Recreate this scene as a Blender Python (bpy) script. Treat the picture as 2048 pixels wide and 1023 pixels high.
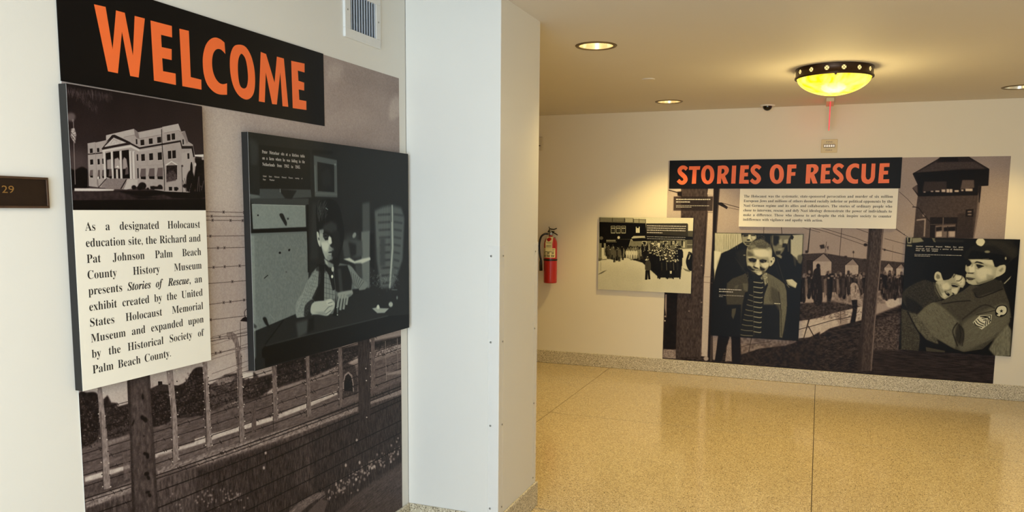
import bpy, bmesh, math, random
import numpy as np
from mathutils import Vector, Matrix
from mathutils.geometry import tessellate_polygon
random.seed(7); RNG = np.random.default_rng(7)
for o in list(bpy.data.objects): bpy.data.objects.remove(o)
SC = bpy.context.scene; C = SC.collection
pi = math.pi

# ------------------------------------------------------------------ camera
FPX, CX, CY = 1579.46, 1024.0, 598.46
EYE = np.array([0.0, 0.0, 1.55])
yaw, pit, rol = -0.369654, -0.1143733, 0.00814609
_cy, _sy, _cp, _sp, _cr, _sr = math.cos(yaw), math.sin(yaw), math.cos(pit), math.sin(pit), math.cos(rol), math.sin(rol)
FW = np.array([_sy*_cp, _cy*_cp, _sp]); r0 = np.array([_cy, -_sy, 0.0]); u0 = np.cross(r0, FW)
RT = _cr*r0 + _sr*u0; UP = -_sr*r0 + _cr*u0
cam = bpy.data.cameras.new('camera'); co = bpy.data.objects.new('camera', cam); C.objects.link(co)
m = Matrix(((RT[0], UP[0], -FW[0], EYE[0]), (RT[1], UP[1], -FW[1], EYE[1]), (RT[2], UP[2], -FW[2], EYE[2]), (0, 0, 0, 1)))
co.matrix_world = m
cam.sensor_width = 36.0; cam.sensor_fit = 'HORIZONTAL'; cam.lens = FPX*36/2048
cam.shift_y = (CY-511.5)/2048; cam.clip_start = 0.05; cam.clip_end = 200
SC.camera = co
# ------------------------------------------------------------------ view, world, daylight
SC.view_settings.view_transform = 'Standard'; SC.view_settings.look = 'None'
SC.view_settings.gamma = 1.0; SC.view_settings.use_curve_mapping = False
SC.view_settings.exposure = 0.0
SC.cycles.use_denoising = True
SC.cycles.max_bounces = 8; SC.cycles.diffuse_bounces = 5; SC.cycles.sample_clamp_indirect = 4
W = bpy.data.worlds.new('world'); SC.world = W; W.use_nodes = True
nt = W.node_tree; bg = nt.nodes['Background']
sky = nt.nodes.new('ShaderNodeTexSky'); sky.sky_type = 'HOSEK_WILKIE'; sky.turbidity = 4; sky.sun_direction = Vector((0.3, 0.6, 0.7)).normalized()
nt.links.new(sky.outputs[0], bg.inputs[0]); bg.inputs[1].default_value = 0.6

def area(name, loc, rot, sx, sy, power, col):
    l = bpy.data.lights.new(name, 'AREA'); l.shape = 'RECTANGLE'; l.size = sx; l.size_y = sy; l.energy = power; l.color = col
    o = bpy.data.objects.new(name, l); o.location = loc; o.rotation_euler = rot; C.objects.link(o); return o
# daylight through the glazed entrance behind the photographer, cool
area('entrance_daylight', (-0.25, -1.62, 1.45), (math.radians(90), 0, 0), 2.6, 2.1, 184, (0.66, 0.83, 1.0))
# added warm fill under the hall ceiling, no fixture there
area('hall_fill_warm', (-0.5, 0.4, 2.44), (0, 0, 0), 0.9, 0.9, 15, (1.0, 0.76, 0.50))

# ------------------------------------------------------------------ dimensions
H = 2.463; D = 7.507; XL = -1.8; CX1 = -1.33; CY0 = 3.274; CY1 = 3.79; BH = 0.129

# ------------------------------------------------------------------ helpers
def lin(c): return tuple(((x/255)/12.92 if x/255 <= 0.04045 else ((x/255+0.055)/1.055)**2.4) for x in c)
def mat(name, col, rough=0.5, metal=0.0, var=0.03, scale=30, bump=0.0, spec=0.5, coat=0.0):
    m = bpy.data.materials.new(name); m.use_nodes = True; n = m.node_tree; b = n.nodes['Principled BSDF']
    b.inputs['Roughness'].default_value = rough; b.inputs['Metallic'].default_value = metal
    b.inputs['Specular IOR Level'].default_value = spec; b.inputs['Coat Weight'].default_value = coat
    c = lin(col)
    tc = n.nodes.new('ShaderNodeTexCoord'); nz = n.nodes.new('ShaderNodeTexNoise'); nz.inputs['Scale'].default_value = scale; nz.inputs['Detail'].default_value = 4
    cr = n.nodes.new('ShaderNodeValToRGB')
    cr.color_ramp.elements[0].color = tuple(x*(1-var) for x in c)+(1,); cr.color_ramp.elements[1].color = tuple(min(1, x*(1+var)) for x in c)+(1,)
    cr.color_ramp.elements[0].position = 0.3; cr.color_ramp.elements[1].position = 0.7
    n.links.new(tc.outputs['Object'], nz.inputs['Vector']); n.links.new(nz.outputs['Fac'], cr.inputs[0]); n.links.new(cr.outputs[0], b.inputs['Base Color'])
    if bump:
        bp = n.nodes.new('ShaderNodeBump'); bp.inputs['Strength'].default_value = bump; bp.inputs['Distance'].default_value = 0.002
        n2 = n.nodes.new('ShaderNodeTexNoise'); n2.inputs['Scale'].default_value = 180; n.links.new(tc.outputs['Object'], n2.inputs['Vector'])
        n.links.new(n2.outputs['Fac'], bp.inputs['Height']); n.links.new(bp.outputs[0], b.inputs['Normal'])
    return m
def emis(name, col, s):
    m = bpy.data.materials.new(name); m.use_nodes = True; n = m.node_tree; b = n.nodes['Principled BSDF']
    b.inputs['Base Color'].default_value = lin(col)+(1,); b.inputs['Emission Color'].default_value = lin(col)+(1,); b.inputs['Emission Strength'].default_value = s
    return m
def terrazzo(name, base, dark, light, rough, scale, coat=0.0, dens=0.5):
    m = bpy.data.materials.new(name); m.use_nodes = True; n = m.node_tree; b = n.nodes['Principled BSDF']
    b.inputs['Roughness'].default_value = rough; b.inputs['Coat Weight'].default_value = coat; b.inputs['Coat Roughness'].default_value = 0.08
    tc = n.nodes.new('ShaderNodeTexCoord'); last = None
    def chips(sc, lo, hi, col, prev, seed):
        mp = n.nodes.new('ShaderNodeMapping'); mp.inputs['Location'].default_value = (seed, seed*2.1, seed*.7)
        v = n.nodes.new('ShaderNodeTexVoronoi'); v.inputs['Scale'].default_value = sc; v.inputs['Randomness'].default_value = 1
        n.links.new(tc.outputs['Object'], mp.inputs[0]); n.links.new(mp.outputs[0], v.inputs['Vector'])
        s = n.nodes.new('ShaderNodeSeparateColor'); n.links.new(v.outputs['Color'], s.inputs[0])
        a = n.nodes.new('ShaderNodeMath'); a.operation = 'GREATER_THAN'; a.inputs[1].default_value = lo; n.links.new(s.outputs[0], a.inputs[0])
        c = n.nodes.new('ShaderNodeMath'); c.operation = 'LESS_THAN'; c.inputs[1].default_value = hi; n.links.new(v.outputs['Distance'], c.inputs[0])
        d = n.nodes.new('ShaderNodeMath'); d.operation = 'MULTIPLY'; n.links.new(a.outputs[0], d.inputs[0]); n.links.new(c.outputs[0], d.inputs[1])
        mx = n.nodes.new('ShaderNodeMix'); mx.data_type = 'RGBA'; n.links.new(d.outputs[0], mx.inputs[0])
        if prev is None: mx.inputs[6].default_value = lin(base)+(1,)
        else: n.links.new(prev, mx.inputs[6])
        mx.inputs[7].default_value = lin(col)+(1,)
        return mx.outputs[2]
    last = chips(scale*0.8, 0.45, 0.42, light, None, 3.3)
    last = chips(scale*1.3, 1-dens*0.6, 0.42, tuple((x+y)/2 for x, y in zip(base, dark)), last, 9.1)
    last = chips(scale, 1-dens*0.36, 0.34, dark, last, 5.7)
    nz = n.nodes.new('ShaderNodeTexNoise'); nz.inputs['Scale'].default_value = 1.3; n.links.new(tc.outputs['Object'], nz.inputs['Vector'])
    mr = n.nodes.new('ShaderNodeMapRange'); mr.inputs[3].default_value = 0.94; mr.inputs[4].default_value = 1.05; n.links.new(nz.outputs[0], mr.inputs[0])
    mx = n.nodes.new('ShaderNodeVectorMath'); mx.operation = 'SCALE'; n.links.new(last, mx.inputs[0]); n.links.new(mr.outputs[0], mx.inputs['Scale'])
    n.links.new(mx.outputs[0], b.inputs['Base Color'])
    return m

class MB:
    def __init__(s): s.v = []; s.f = []; s.m = []; s.smooth = []
    def add(s, vs, fs, mi=0, sm=False):
        k = len(s.v); s.v += [tuple(map(float, v)) for v in vs]; s.f += [tuple(i+k for i in f) for f in fs]; s.m += [mi]*len(fs); s.smooth += [sm]*len(fs); return s
    def box(s, a, b, mi=0):
        x0, y0, z0 = a; x1, y1, z1 = b
        return s.add([(x0,y0,z0),(x1,y0,z0),(x1,y1,z0),(x0,y1,z0),(x0,y0,z1),(x1,y0,z1),(x1,y1,z1),(x0,y1,z1)],
            [(0,3,2,1),(4,5,6,7),(0,1,5,4),(1,2,6,5),(2,3,7,6),(3,0,4,7)], mi)
    def lathe(s, c, prof, n=32, mi=0, ax=2, sm=True, close=False):
        vs = []; k = len(prof)
        for i in range(n):
            t = 2*pi*i/n
            for r, h in prof:
                p = [r*math.cos(t), r*math.sin(t), h]
                if ax == 1: p = [p[0], p[2], -p[1]]
                if ax == 0: p = [p[2], p[0], p[1]]
                vs.append((c[0]+p[0], c[1]+p[1], c[2]+p[2]))
        fs = []
        for i in range(n):
            j = (i+1) % n
            for q in range(k-1 if not close else k):
                q2 = (q+1) % k
                fs.append((i*k+q, j*k+q, j*k+q2, i*k+q2))
        return s.add(vs, fs, mi, sm)
    def tube(s, pts, r, n=8, mi=0):
        P = [Vector(p) for p in pts]; vs = []; fs = []
        for i, p in enumerate(P):
            d = (P[min(i+1, len(P)-1)]-P[max(i-1, 0)]).normalized()
            a = d.cross(Vector((0, 0, 1))); a = a if a.length > .05 else d.cross(Vector((0, 1, 0))); a.normalize(); b = d.cross(a)
            rr = r if not isinstance(r, (list, tuple)) else r[i]
            for k in range(n):
                t = 2*pi*k/n; vs.append(p+a*rr*math.cos(t)+b*rr*math.sin(t))
        for i in range(len(P)-1):
            for k in range(n): fs.append((i*n+k, i*n+(k+1) % n, (i+1)*n+(k+1) % n, (i+1)*n+k))
        fs.append(tuple(range(n))[::-1]); fs.append(tuple((len(P)-1)*n+k for k in range(n)))
        return s.add(vs, fs, mi, True)
    def build(s, name, mats, parent=None, loc=None, bevel=0.0, **props):
        if not isinstance(mats, (list, tuple)): mats = [mats]
        v = np.array(s.v)
        if parent is not None: base = np.array(parent['_base'])
        elif loc is not None: base = np.array(loc)
        else: base = np.array([(v[:,0].min()+v[:,0].max())/2, (v[:,1].min()+v[:,1].max())/2, v[:,2].min()])
        o_loc = np.zeros(3)
        if parent is not None:   # part origin at its own base, relative to the thing
            pb = np.array([(v[:,0].min()+v[:,0].max())/2, (v[:,1].min()+v[:,1].max())/2, v[:,2].min()])
            o_loc = pb-base
            vv = v-pb
        else: vv = v-base; pb = base; o_loc = base
        me = bpy.data.meshes.new(name); me.from_pydata([tuple(x) for x in vv], [], s.f)
        for mm in mats: me.materials.append(mm)
        me.polygons.foreach_set('material_index', s.m); me.polygons.foreach_set('use_smooth', s.smooth)
        me.update()
        o = bpy.data.objects.new(name, me); C.objects.link(o); o.location = tuple(o_loc)
        if parent is not None: o.parent = parent
        o['_base'] = [float(x) for x in pb]
        if bevel:
            bv = o.modifiers.new('bevel', 'BEVEL'); bv.width = bevel; bv.segments = 2; bv.limit_method = 'ANGLE'
        for k, val in props.items(): o[k] = val
        return o
def thing(name, loc, label, cat, group=None, kind=None):
    o = bpy.data.objects.new(name, None); C.objects.link(o); o.location = loc; o.empty_display_size = 0.05
    o['_base'] = [float(x) for x in loc]; o['label'] = label; o['category'] = cat
    if group: o['group'] = group
    if kind: o['kind'] = kind
    return o

# pixel -> point on a plane (axis ax = val); arrays of points
def unproj(pts, ax, val):
    p = np.asarray(pts, float).reshape(-1, 2)
    d = RT[None]*((p[:,0:1]-CX)/FPX)+UP[None]*((CY-p[:,1:2])/FPX)+FW[None]
    t = (val-EYE[ax])/d[:, ax]
    return EYE[None]+d*t[:, None]

# ------------------------------------------------------------------ printed sheets: a small raster painter for the photographic prints
def crom(P, closed=True, n=6):
    P = np.asarray(P, float); N = len(P); out = []
    for i in range(N if closed else N-1):
        p0 = P[(i-1) % N] if closed else P[max(i-1, 0)]; p1 = P[i]; p2 = P[(i+1) % N] if closed else P[i+1]; p3 = P[(i+2) % N] if closed else P[min(i+2, N-1)]
        for k in range(n):
            t = k/n; out.append(0.5*((2*p1)+(-p0+p2)*t+(2*p0-5*p1+4*p2-p3)*t*t+(-p0+3*p1-3*p2+p3)*t**3))
    if not closed: out.append(P[-1])
    return np.array(out)
def blur1(a, r, ax):
    if r < 1: return a
    a = np.moveaxis(a, ax, 0); pad = np.concatenate([np.repeat(a[:1], r, 0), a, np.repeat(a[-1:], r, 0)]); c = np.cumsum(np.concatenate([np.zeros_like(pad[:1]), pad]), 0)
    return np.moveaxis((c[2*r+1:]-c[:-(2*r+1)])/(2*r+1), 0, ax)
class Art:
    def __init__(s, ax, val, u, v, ppm, g):
        s.ax, s.val, s.u, s.v, s.ppm = ax, val, u, v, ppm
        s.W = int(round((u[1]-u[0])*ppm)); s.H = int(round((v[1]-v[0])*ppm)); s.im = np.full((s.H, s.W), float(g), np.float32); s.Z = (0, 0, 1); s.pp = 1
    def z(s, x0, y0, sc): s.Z = (x0, y0, sc); return s
    def tx(s, pts):
        p = np.asarray(pts, float).reshape(-1, 2)/s.Z[2]+np.array(s.Z[:2])
        q = unproj(p, s.ax, s.val); ui = 1 if s.ax == 0 else 0
        return np.stack([(q[:, ui]-s.u[0])*s.ppm, (q[:, 2]-s.v[0])*s.ppm], 1)
    def texscale(s, T, pts):   # texels per frame unit near these points
        p = np.asarray(pts, float).reshape(-1, 2).mean(0); a = s.tx([p, p+[s.Z[2], 0], p+[0, s.Z[2]]])
        return abs(np.linalg.det(np.stack([a[1]-a[0], a[2]-a[0]])))**.5
    def fill(s, polys, g, a=1.0, blur=0, tex=0.0, cell=3, seed=None, mode='set'):
        """polys already in texels"""
        allp = np.concatenate(polys); pad = int(blur*2)+2
        x0 = max(int(allp[:,0].min())-pad, 0); x1 = min(int(allp[:,0].max())+pad+2, s.W); y0 = max(int(allp[:,1].min())-pad, 0); y1 = min(int(allp[:,1].max())+pad+2, s.H)
        if x1 <= x0 or y1 <= y0: return
        SS = 3; w = x1-x0; h = (y1-y0)*SS; d = np.zeros((h, w+2), np.float32)
        for P in polys:
            P = P-np.array([x0, y0]); area2 = np.sum(P[:,0]*np.roll(P[:,1], -1)-np.roll(P[:,0], -1)*P[:,1]); o = 1.0 if area2 > 0 else -1.0
            Q = np.roll(P, -1, 0)
            for (ax_, ay), (bx, by) in zip(P, Q):
                if ay == by: continue
                sg = o if by > ay else -o
                if ay > by: ax_, ay, bx, by = bx, by, ax_, ay
                j0 = max(int(math.ceil(ay*SS-.5)), 0); j1 = min(int(math.ceil(by*SS-.5)), h)
                if j1 <= j0: continue
                j = np.arange(j0, j1); x = ax_+((j+.5)/SS-ay)*(bx-ax_)/(by-ay); x = np.clip(x, 0, w)
                i = np.floor(x).astype(int); f = x-i
                d[j, i] -= sg*(1-f); d[j, i+1] -= sg*f
        c = np.clip(np.abs(np.cumsum(d, 1)[:, :w]), 0, 1); c = c.reshape(-1, SS, w).mean(1)
        b = int(round(blur))
        if b >= 1: c = blur1(blur1(c, b, 0), b, 1); c = blur1(blur1(c, max(b//2, 1), 0), max(b//2, 1), 1)
        c = c*a
        R = s.im[y0:y1, x0:x1]
        G = g
        if callable(g):
            yy, xx = np.mgrid[y0:y1, x0:x1]; G = g(xx/s.W, yy/s.H)
        if tex: G = G+tex*s.noise(y1-y0, x1-x0, cell)
        if mode == 'mul': s.im[y0:y1, x0:x1] = R*(1-c+c*G)
        elif mode == 'add': s.im[y0:y1, x0:x1] = R+c*G
        else: s.im[y0:y1, x0:x1] = R*(1-c)+G*c
    def noise(s, h, w, cell):
        cy_, cx_ = (cell, cell) if not isinstance(cell, tuple) else (cell[1], cell[0])
        gh = int(h/cy_)+3; gw = int(w/cx_)+3; g = RNG.uniform(-1, 1, (gh, gw)).astype(np.float32)
        y = np.arange(h)/cy_; x = np.arange(w)/cx_; yi = y.astype(int); xi = x.astype(int); fy = (y-yi)[:, None]; fx = (x-xi)[None]
        a = g[yi][:, xi]; b = g[yi][:, xi+1]; c = g[yi+1][:, xi]; d = g[yi+1][:, xi+1]
        return (a*(1-fx)+b*fx)*(1-fy)+(c*(1-fx)+d*fx)*fy
    def P(s, g, *c, b=0, a=1, sm=False, tex=0, cell=3, mode='set'):
        p = np.array(c, float).reshape(-1, 2); ts = s.texscale(None, p)/1.0
        q = crom(p) if sm else p
        s.fill([s.tx(q)], g, a, b*ts/s.Z[2]*1.0, tex, cell, mode=mode)
    def E(s, g, x, y, rx, ry=None, rot=0, **k):
        ry = ry or rx; t = np.linspace(0, 2*pi, 24, endpoint=False); cx, sx = math.cos(math.radians(rot)), math.sin(math.radians(rot))
        X = rx*np.cos(t); Y = ry*np.sin(t); s.P(g, *np.stack([x+X*cx-Y*sx, y+X*sx+Y*cx], 1).ravel(), **k)
    def L(s, g, w, *c, b=0, a=1, sm=False, tex=0, mode='set'):
        p = np.array(c, float).reshape(-1, 2)
        if sm: p = crom(p, False, 5)
        polys = []
        for A, B in zip(p[:-1], p[1:]):
            d = B-A; l = np.hypot(*d)
            if l < 1e-6: continue
            n = np.array([-d[1], d[0]])/l*w/2; e = d/l*w*.25
            polys.append(s.tx([A+n-e, B+n+e, B-n+e, A-n-e]))
        if polys: s.fill(polys, g, a, b*s.texscale(None, p)/s.Z[2], tex, mode=mode)
    def many(s, g, polys, a=1, b=0, mode='set'):
        ps = [s.tx(p) for p in polys]
        if ps: s.fill(ps, g, a, b, mode=mode)
    def strokes(s, g, n, x0, x1, y0f, y1f, l, w, ang=90, jit=12, a=1):
        """n short strokes between the curves y0f(x)..y1f(x)"""
        ps = []
        for _ in range(n):
            x = random.uniform(x0, x1); A = y0f(x) if callable(y0f) else y0f; B = y1f(x) if callable(y1f) else y1f
            if B <= A: continue
            y = random.uniform(A, B); t = math.radians(ang+random.gauss(0, jit)); ll = l*random.uniform(.4, 1.3)/2; dx, dy = math.cos(t)*ll, math.sin(t)*ll; nx, ny = -dy/ll*w/2, dx/ll*w/2
            ps.append(np.array([(x-dx, y-dy), (x+nx, y+ny), (x+dx, y+dy), (x-nx, y-ny)]))
        s.many(g, ps, a)
    def grain(s, amp, cell=2): s.im += amp*s.noise(s.H, s.W, cell)
    def image(s, name, ramp):
        """ramp: list of (grey, r,g,b)"""
        k = np.array(ramp, float); g = np.clip(s.im, 0, 255); px = np.ones((s.H, s.W, 4), np.float32)
        for i in range(3): px[..., i] = np.interp(g, k[:,0], k[:,1+i])/255
        im = bpy.data.images.new(name, s.W, s.H); im.pixels.foreach_set(px.ravel()); im.update(); im.pack(); return im
def print_mat(name, art, ramp, rough=0.45, spec=0.12):
    im = art.image(name, ramp); m = bpy.data.materials.new(name); m.use_nodes = True; n = m.node_tree; b = n.nodes['Principled BSDF']
    t = n.nodes.new('ShaderNodeTexImage'); t.image = im; t.interpolation = 'Linear'; t.extension = 'EXTEND'
    n.links.new(t.outputs[0], b.inputs['Base Color']); b.inputs['Roughness'].default_value = rough; b.inputs['Specular IOR Level'].default_value = spec
    return m
def sheet(name, art, ramp, parent=None, th=0.0012, rough=0.45, spec=0.12, edge=None, **props):
    """thin printed sheet whose printed face lies in the art plane"""
    mt = print_mat(name+'_print', art, ramp, rough, spec); ax, val, (u_0, u_1), (v_0, v_1) = art.ax, art.val, art.u, art.v
    b = MB()
    if ax == 0: b.box((val-th, u_0, v_0), (val, u_1, v_1))
    else: b.box((u_0, val, v_0), (u_1, val+th, v_1))
    e = edge or M['vinyl_edge']
    o = b.build(name, [e, mt], parent, **props)
    me = o.data; uv = me.uv_layers.new(name='UVMap')
    fi = 3 if ax == 0 else 2      # +x face / -y face
    for p in me.polygons:
        if p.index == fi:
            p.material_index = 1
            for li in p.loop_indices:
                vtx = me.vertices[me.loops[li].vertex_index].co; wc = np.array(vtx)+np.array(o['_base'])
                uu = wc[1] if ax == 0 else wc[0]
                uv.data[li].uv = ((uu-u_0)/(u_1-u_0), (wc[2]-v_0)/(v_1-v_0))
    return o

# ------------------------------------------------------------------ lettering as thin ink meshes
def mathmap(t, style):
    if style == 'sans': return t
    up, lo = (0x1D400, 0x1D41A) if style == 'serif' else (0x1D468, 0x1D482)
    o = ''
    for c in t:
        if 'A' <= c <= 'Z': o += chr(up+ord(c)-65)
        elif 'a' <= c <= 'z': o += chr(lo+ord(c)-97)
        elif '0' <= c <= '9' and style == 'serif': o += chr(0x1D7CE+ord(c)-48)
        else: o += c
    return o
_wc = {}
def word(t, style, off=0.0):
    k = (t, style, off)
    if k not in _wc:
        cu = bpy.data.curves.new('w', 'FONT'); cu.body = mathmap(t, style); cu.resolution_u = 3; cu.offset = off; cu.fill_mode = 'FRONT'
        ob = bpy.data.objects.new('w', cu); me = ob.to_mesh()
        v = np.array([x.co[:] for x in me.vertices]) if len(me.vertices) else np.zeros((1, 3)); f = [tuple(p.vertices) for p in me.polygons]
        ob.to_mesh_clear(); bpy.data.objects.remove(ob); bpy.data.curves.remove(cu); _wc[k] = (v, f)
    return _wc[k]
CAP = {}
def capheight(style):
    if style not in CAP: v, _ = word('H', style); CAP[style] = v[:,1].max()
    return CAP[style]
def text_line(mb, segs, u0_, u1_, z, cap, to3, sx=0.8, justify=True, off=0.0, mi=0):
    """segs: list of (word, style); placed from u0 to u1 on baseline z"""
    sc = cap/capheight(segs[0][1]); ws = []
    for t, st in segs:
        v, f = word(t, st, off if st != 'it' else .005); ws.append((v, f, v[:,0].min(), v[:,0].max()))
    wid = sum(b-a for _, _, a, b in ws)*sc*sx; n = len(ws)
    gap = 0.26*sc*sx
    if justify and n > 1:
        gap = (u1_-u0_-wid)/(n-1)
        if gap < 0.16*sc*sx:
            k = (u1_-u0_)/(wid+0.2*sc*sx*(n-1)); sx *= k; wid *= k; gap = (u1_-u0_-wid)/(n-1)
    elif justify: sx *= (u1_-u0_)/wid
    elif u1_ is not None:
        k = (u1_-u0_)/(wid+gap*(n-1)); sx *= k; gap *= k
    x = u0_
    for v, f, a, b in ws:
        mb.add([to3(x+(p[0]-a)*sc*sx, z+p[1]*sc) for p in v], f, mi); x += (b-a)*sc*sx+gap
def segs(t, style='serif'): return [(w, style) for w in t.split()]
def onL(x): return lambda u, z: (x, u, z)          # wall facing +x
def onB(y): return lambda u, z: (u, y, z)          # wall facing -y
def px_poly(mb, pts, Zf, ax, val, holes=()):
    loops = [np.asarray(pts, float).reshape(-1, 2)]+[np.asarray(h, float).reshape(-1, 2) for h in holes]
    L3 = [[Vector(q) for q in unproj(l/Zf[2]+np.array(Zf[:2]), ax, val)] for l in loops]
    tri = tessellate_polygon(L3); vs = [v for l in L3 for v in l]
    if ax == 0: n0 = Vector((1, 0, 0))
    else: n0 = Vector((0, -1, 0))
    fs = []
    for a, b, c in tri:
        if (vs[b]-vs[a]).cross(vs[c]-vs[a]).dot(n0) < 0: a, c = c, a
        fs.append((a, b, c))
    mb.add(vs, fs)
class Letters:
    """each outline becomes one raised ink letter under its banner"""
    def __init__(s, parent): s.parent = parent
    def add(s, vs, fs): MB().add(vs, fs).build('letter', M['orange'], s.parent)
#@@MATERIALS
M = {}
M['wall'] = mat('painted_wall', (226, 222, 212), 0.6, var=0.008, scale=3, bump=0.05, spec=0.3)
M['wall_lower'] = mat('painted_column', (226, 222, 212), 0.42, var=0.008, scale=3, bump=0.03, spec=0.4)
M['wall_warm_lit'] = mat('painted_wall_warm_lit', (228, 218, 196), 0.6, var=0.008, scale=3, bump=0.05, spec=0.3)  # wall paint yellowed so its colour carries the warm lamp light
M['ceiling'] = mat('ceiling_paint', (212, 206, 196), 0.7, var=0.01, scale=2, spec=0.2)
M['vinyl_edge'] = mat('vinyl_edge', (200, 195, 186), 0.5)
M['board_edge'] = mat('board_edge', (38, 36, 33), 0.5, spec=.25)
M['floor'] = terrazzo('terrazzo_floor', (202, 182, 142), (86, 66, 38), (226, 208, 170), 0.2, 125, coat=0.35, dens=0.7)
M['base'] = terrazzo('terrazzo_base', (200, 188, 160), (70, 58, 40), (228, 218, 196), 0.35, 120, dens=0.8)
M['strip'] = mat('divider_strip', (74, 58, 34), 0.4, 0.5)
M['bronze'] = mat('dark_bronze', (62, 44, 30), 0.38, 0.75, 0.15, 60)
M['plaque'] = mat('plaque_bronze', (48, 34, 24), 0.4, 0.55, 0.1, 50)
M['plaque_rim'] = mat('plaque_rim', (92, 70, 54), 0.35, 0.6, 0.1, 50)
M['gold'] = mat('aged_gold', (176, 134, 74), 0.35, 0.7)
M['vent'] = mat('vent_enamel', (222, 220, 214), 0.4)
M['dark'] = mat('duct_shade', (36, 38, 42), 0.8)
M['screw'] = mat('screw_steel', (150, 150, 146), 0.3, 0.9)
M['black'] = mat('black_plastic', (14, 14, 15), 0.3)
M['gloss_black'] = mat('dome_black', (8, 8, 9), 0.08)
M['red'] = mat('extinguisher_red', (172, 14, 20), 0.28, 0.0, 0.04, coat=0.5)
M['labelw'] = mat('label_cream', (230, 220, 170), 0.5)
M['ink'] = mat('ink_black', (22, 18, 18), 0.6)
M['ink_grey'] = mat('ink_pale', (190, 184, 176), 0.6)
M['orange'] = mat('ink_orange', (247, 110, 46), 0.5, var=0.02)
M['banner'] = mat('banner_black', (9, 6, 6), 0.45, var=0.1, spec=0.15)
M['trimring'] = mat('downlight_ring', (120, 104, 78), 0.4, 0.5)
M['reflector'] = mat('downlight_reflector', (236, 226, 200), 0.25, 0.6)
M['lamp_on'] = emis('lamp_lit', (255, 232, 170), 9)
M['lamp_cool'] = emis('lamp_cool_lit', (225, 238, 255), 5)
M['red_glow'] = emis('exit_red', (250, 60, 78), 0.75)
M['strobe_lens'] = mat('strobe_lens', (238, 240, 236), 0.12)
M['beige'] = mat('strobe_plate', (212, 190, 140), 0.45)
M['box_cover'] = mat('painted_cover', (206, 194, 168), 0.5)
# bowl shade: lit alabaster glass
def bowl_mat():
    m = bpy.data.materials.new('amber_glass'); m.use_nodes = True; n = m.node_tree; b = n.nodes['Principled BSDF']
    tc = n.nodes.new('ShaderNodeTexCoord'); nz = n.nodes.new('ShaderNodeTexNoise'); nz.inputs['Scale'].default_value = 9; nz.inputs['Distortion'].default_value = 1.5
    cr = n.nodes.new('ShaderNodeValToRGB'); e = cr.color_ramp.elements
    e[0].position = 0.35; e[0].color = lin((255, 226, 6))+(1,); e[1].position = 0.7; e[1].color = lin((255, 242, 110))+(1,)
    n.links.new(tc.outputs['Object'], nz.inputs[0]); n.links.new(nz.outputs[0], cr.inputs[0])
    n.links.new(cr.outputs[0], b.inputs['Base Color']); n.links.new(cr.outputs[0], b.inputs['Emission Color']); b.inputs['Emission Strength'].default_value = 1.2; b.inputs['Roughness'].default_value = 0.2
    return m
M['bowl'] = bowl_mat()
def clear_mat():
    m = bpy.data.materials.new('clear_acrylic'); m.use_nodes = True; n = m.node_tree; b = n.nodes['Principled BSDF']
    b.inputs['Base Color'].default_value = (1, 1, 1, 1); b.inputs['Roughness'].default_value = 0.12; b.inputs['Alpha'].default_value = 0.1
    return m
M['clear'] = clear_mat()
#@@STRUCTURE
def struct(mb, name, m, **k):
    o = mb.build(name, m, **k); o['kind'] = 'structure'; return o
XR = 3.2; YB = -1.7; XF = -5.0
fl = struct(MB().box((XF, YB, -0.12), (XR, D, -0.004)), 'floor', M['strip'])
gx = [XF, -3.759, -1.865, 0.030, 1.925, XR]; gy = [YB, -0.038, 1.854, 3.746, 5.637, D]
g_ = 0.0022
for i in range(len(gx)-1):
    for j in range(len(gy)-1):
        x0, x1, y0, y1 = gx[i]+g_, gx[i+1]-g_, gy[j]+g_*1.7, gy[j+1]-g_*1.7
        MB().box((x0, y0, -0.0045), (x1, y1, 0.0)).build('terrazzo_slab', M['floor'], fl)
struct(MB().box((XF, D, 0), (XR+.1, D+0.12, H+.35)), 'wall_back', M['wall_warm_lit'])
struct(MB().box((XL-0.12, YB, 0), (XL, CY0, 2.95)), 'wall_left', M['wall'])
struct(MB().box((XR, YB-.1, 0), (XR+0.12, D, H+.35)), 'wall_right', M['wall'])
struct(MB().box((XF-0.12, CY1, 0), (XF, D+.1, H+.1)), 'wall_corridor', M['wall_warm_lit'])
struct(MB().box((XF-.1, CY1-.12, 0), (XL-.12, CY1, H+.1)), 'wall_corridor_side', M['wall_warm_lit'])
# rear wall with the glazed entrance
rw = MB(); rw.box((XL-.12, YB-.12, 0), (-1.6, YB, 2.95)); rw.box((1.1, YB-.12, 0), (XR+.1, YB, 2.95)); rw.box((-1.6, YB-.12, 2.5), (1.1, YB, 2.95)); rw.box((-1.6, YB-.12, 0), (1.1, YB, .35))
struct(rw, 'wall_rear', M['wall'])
wf = MB()
for x in (-1.6, -.72, .18, 1.06): wf.box((x, YB-.09, .35), (x+.04, YB-.03, 2.5))
wf.box((-1.6, YB-.09, .35), (1.1, YB-.03, .39)); wf.box((-1.6, YB-.09, 2.46), (1.1, YB-.03, 2.5))
struct(wf, 'window_1', M['bronze'])
column = struct(MB().box((XL, CY0, 0), (CX1, CY1, H+.35)), 'wall_column', M['wall_lower'], bevel=0.004)
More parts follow.
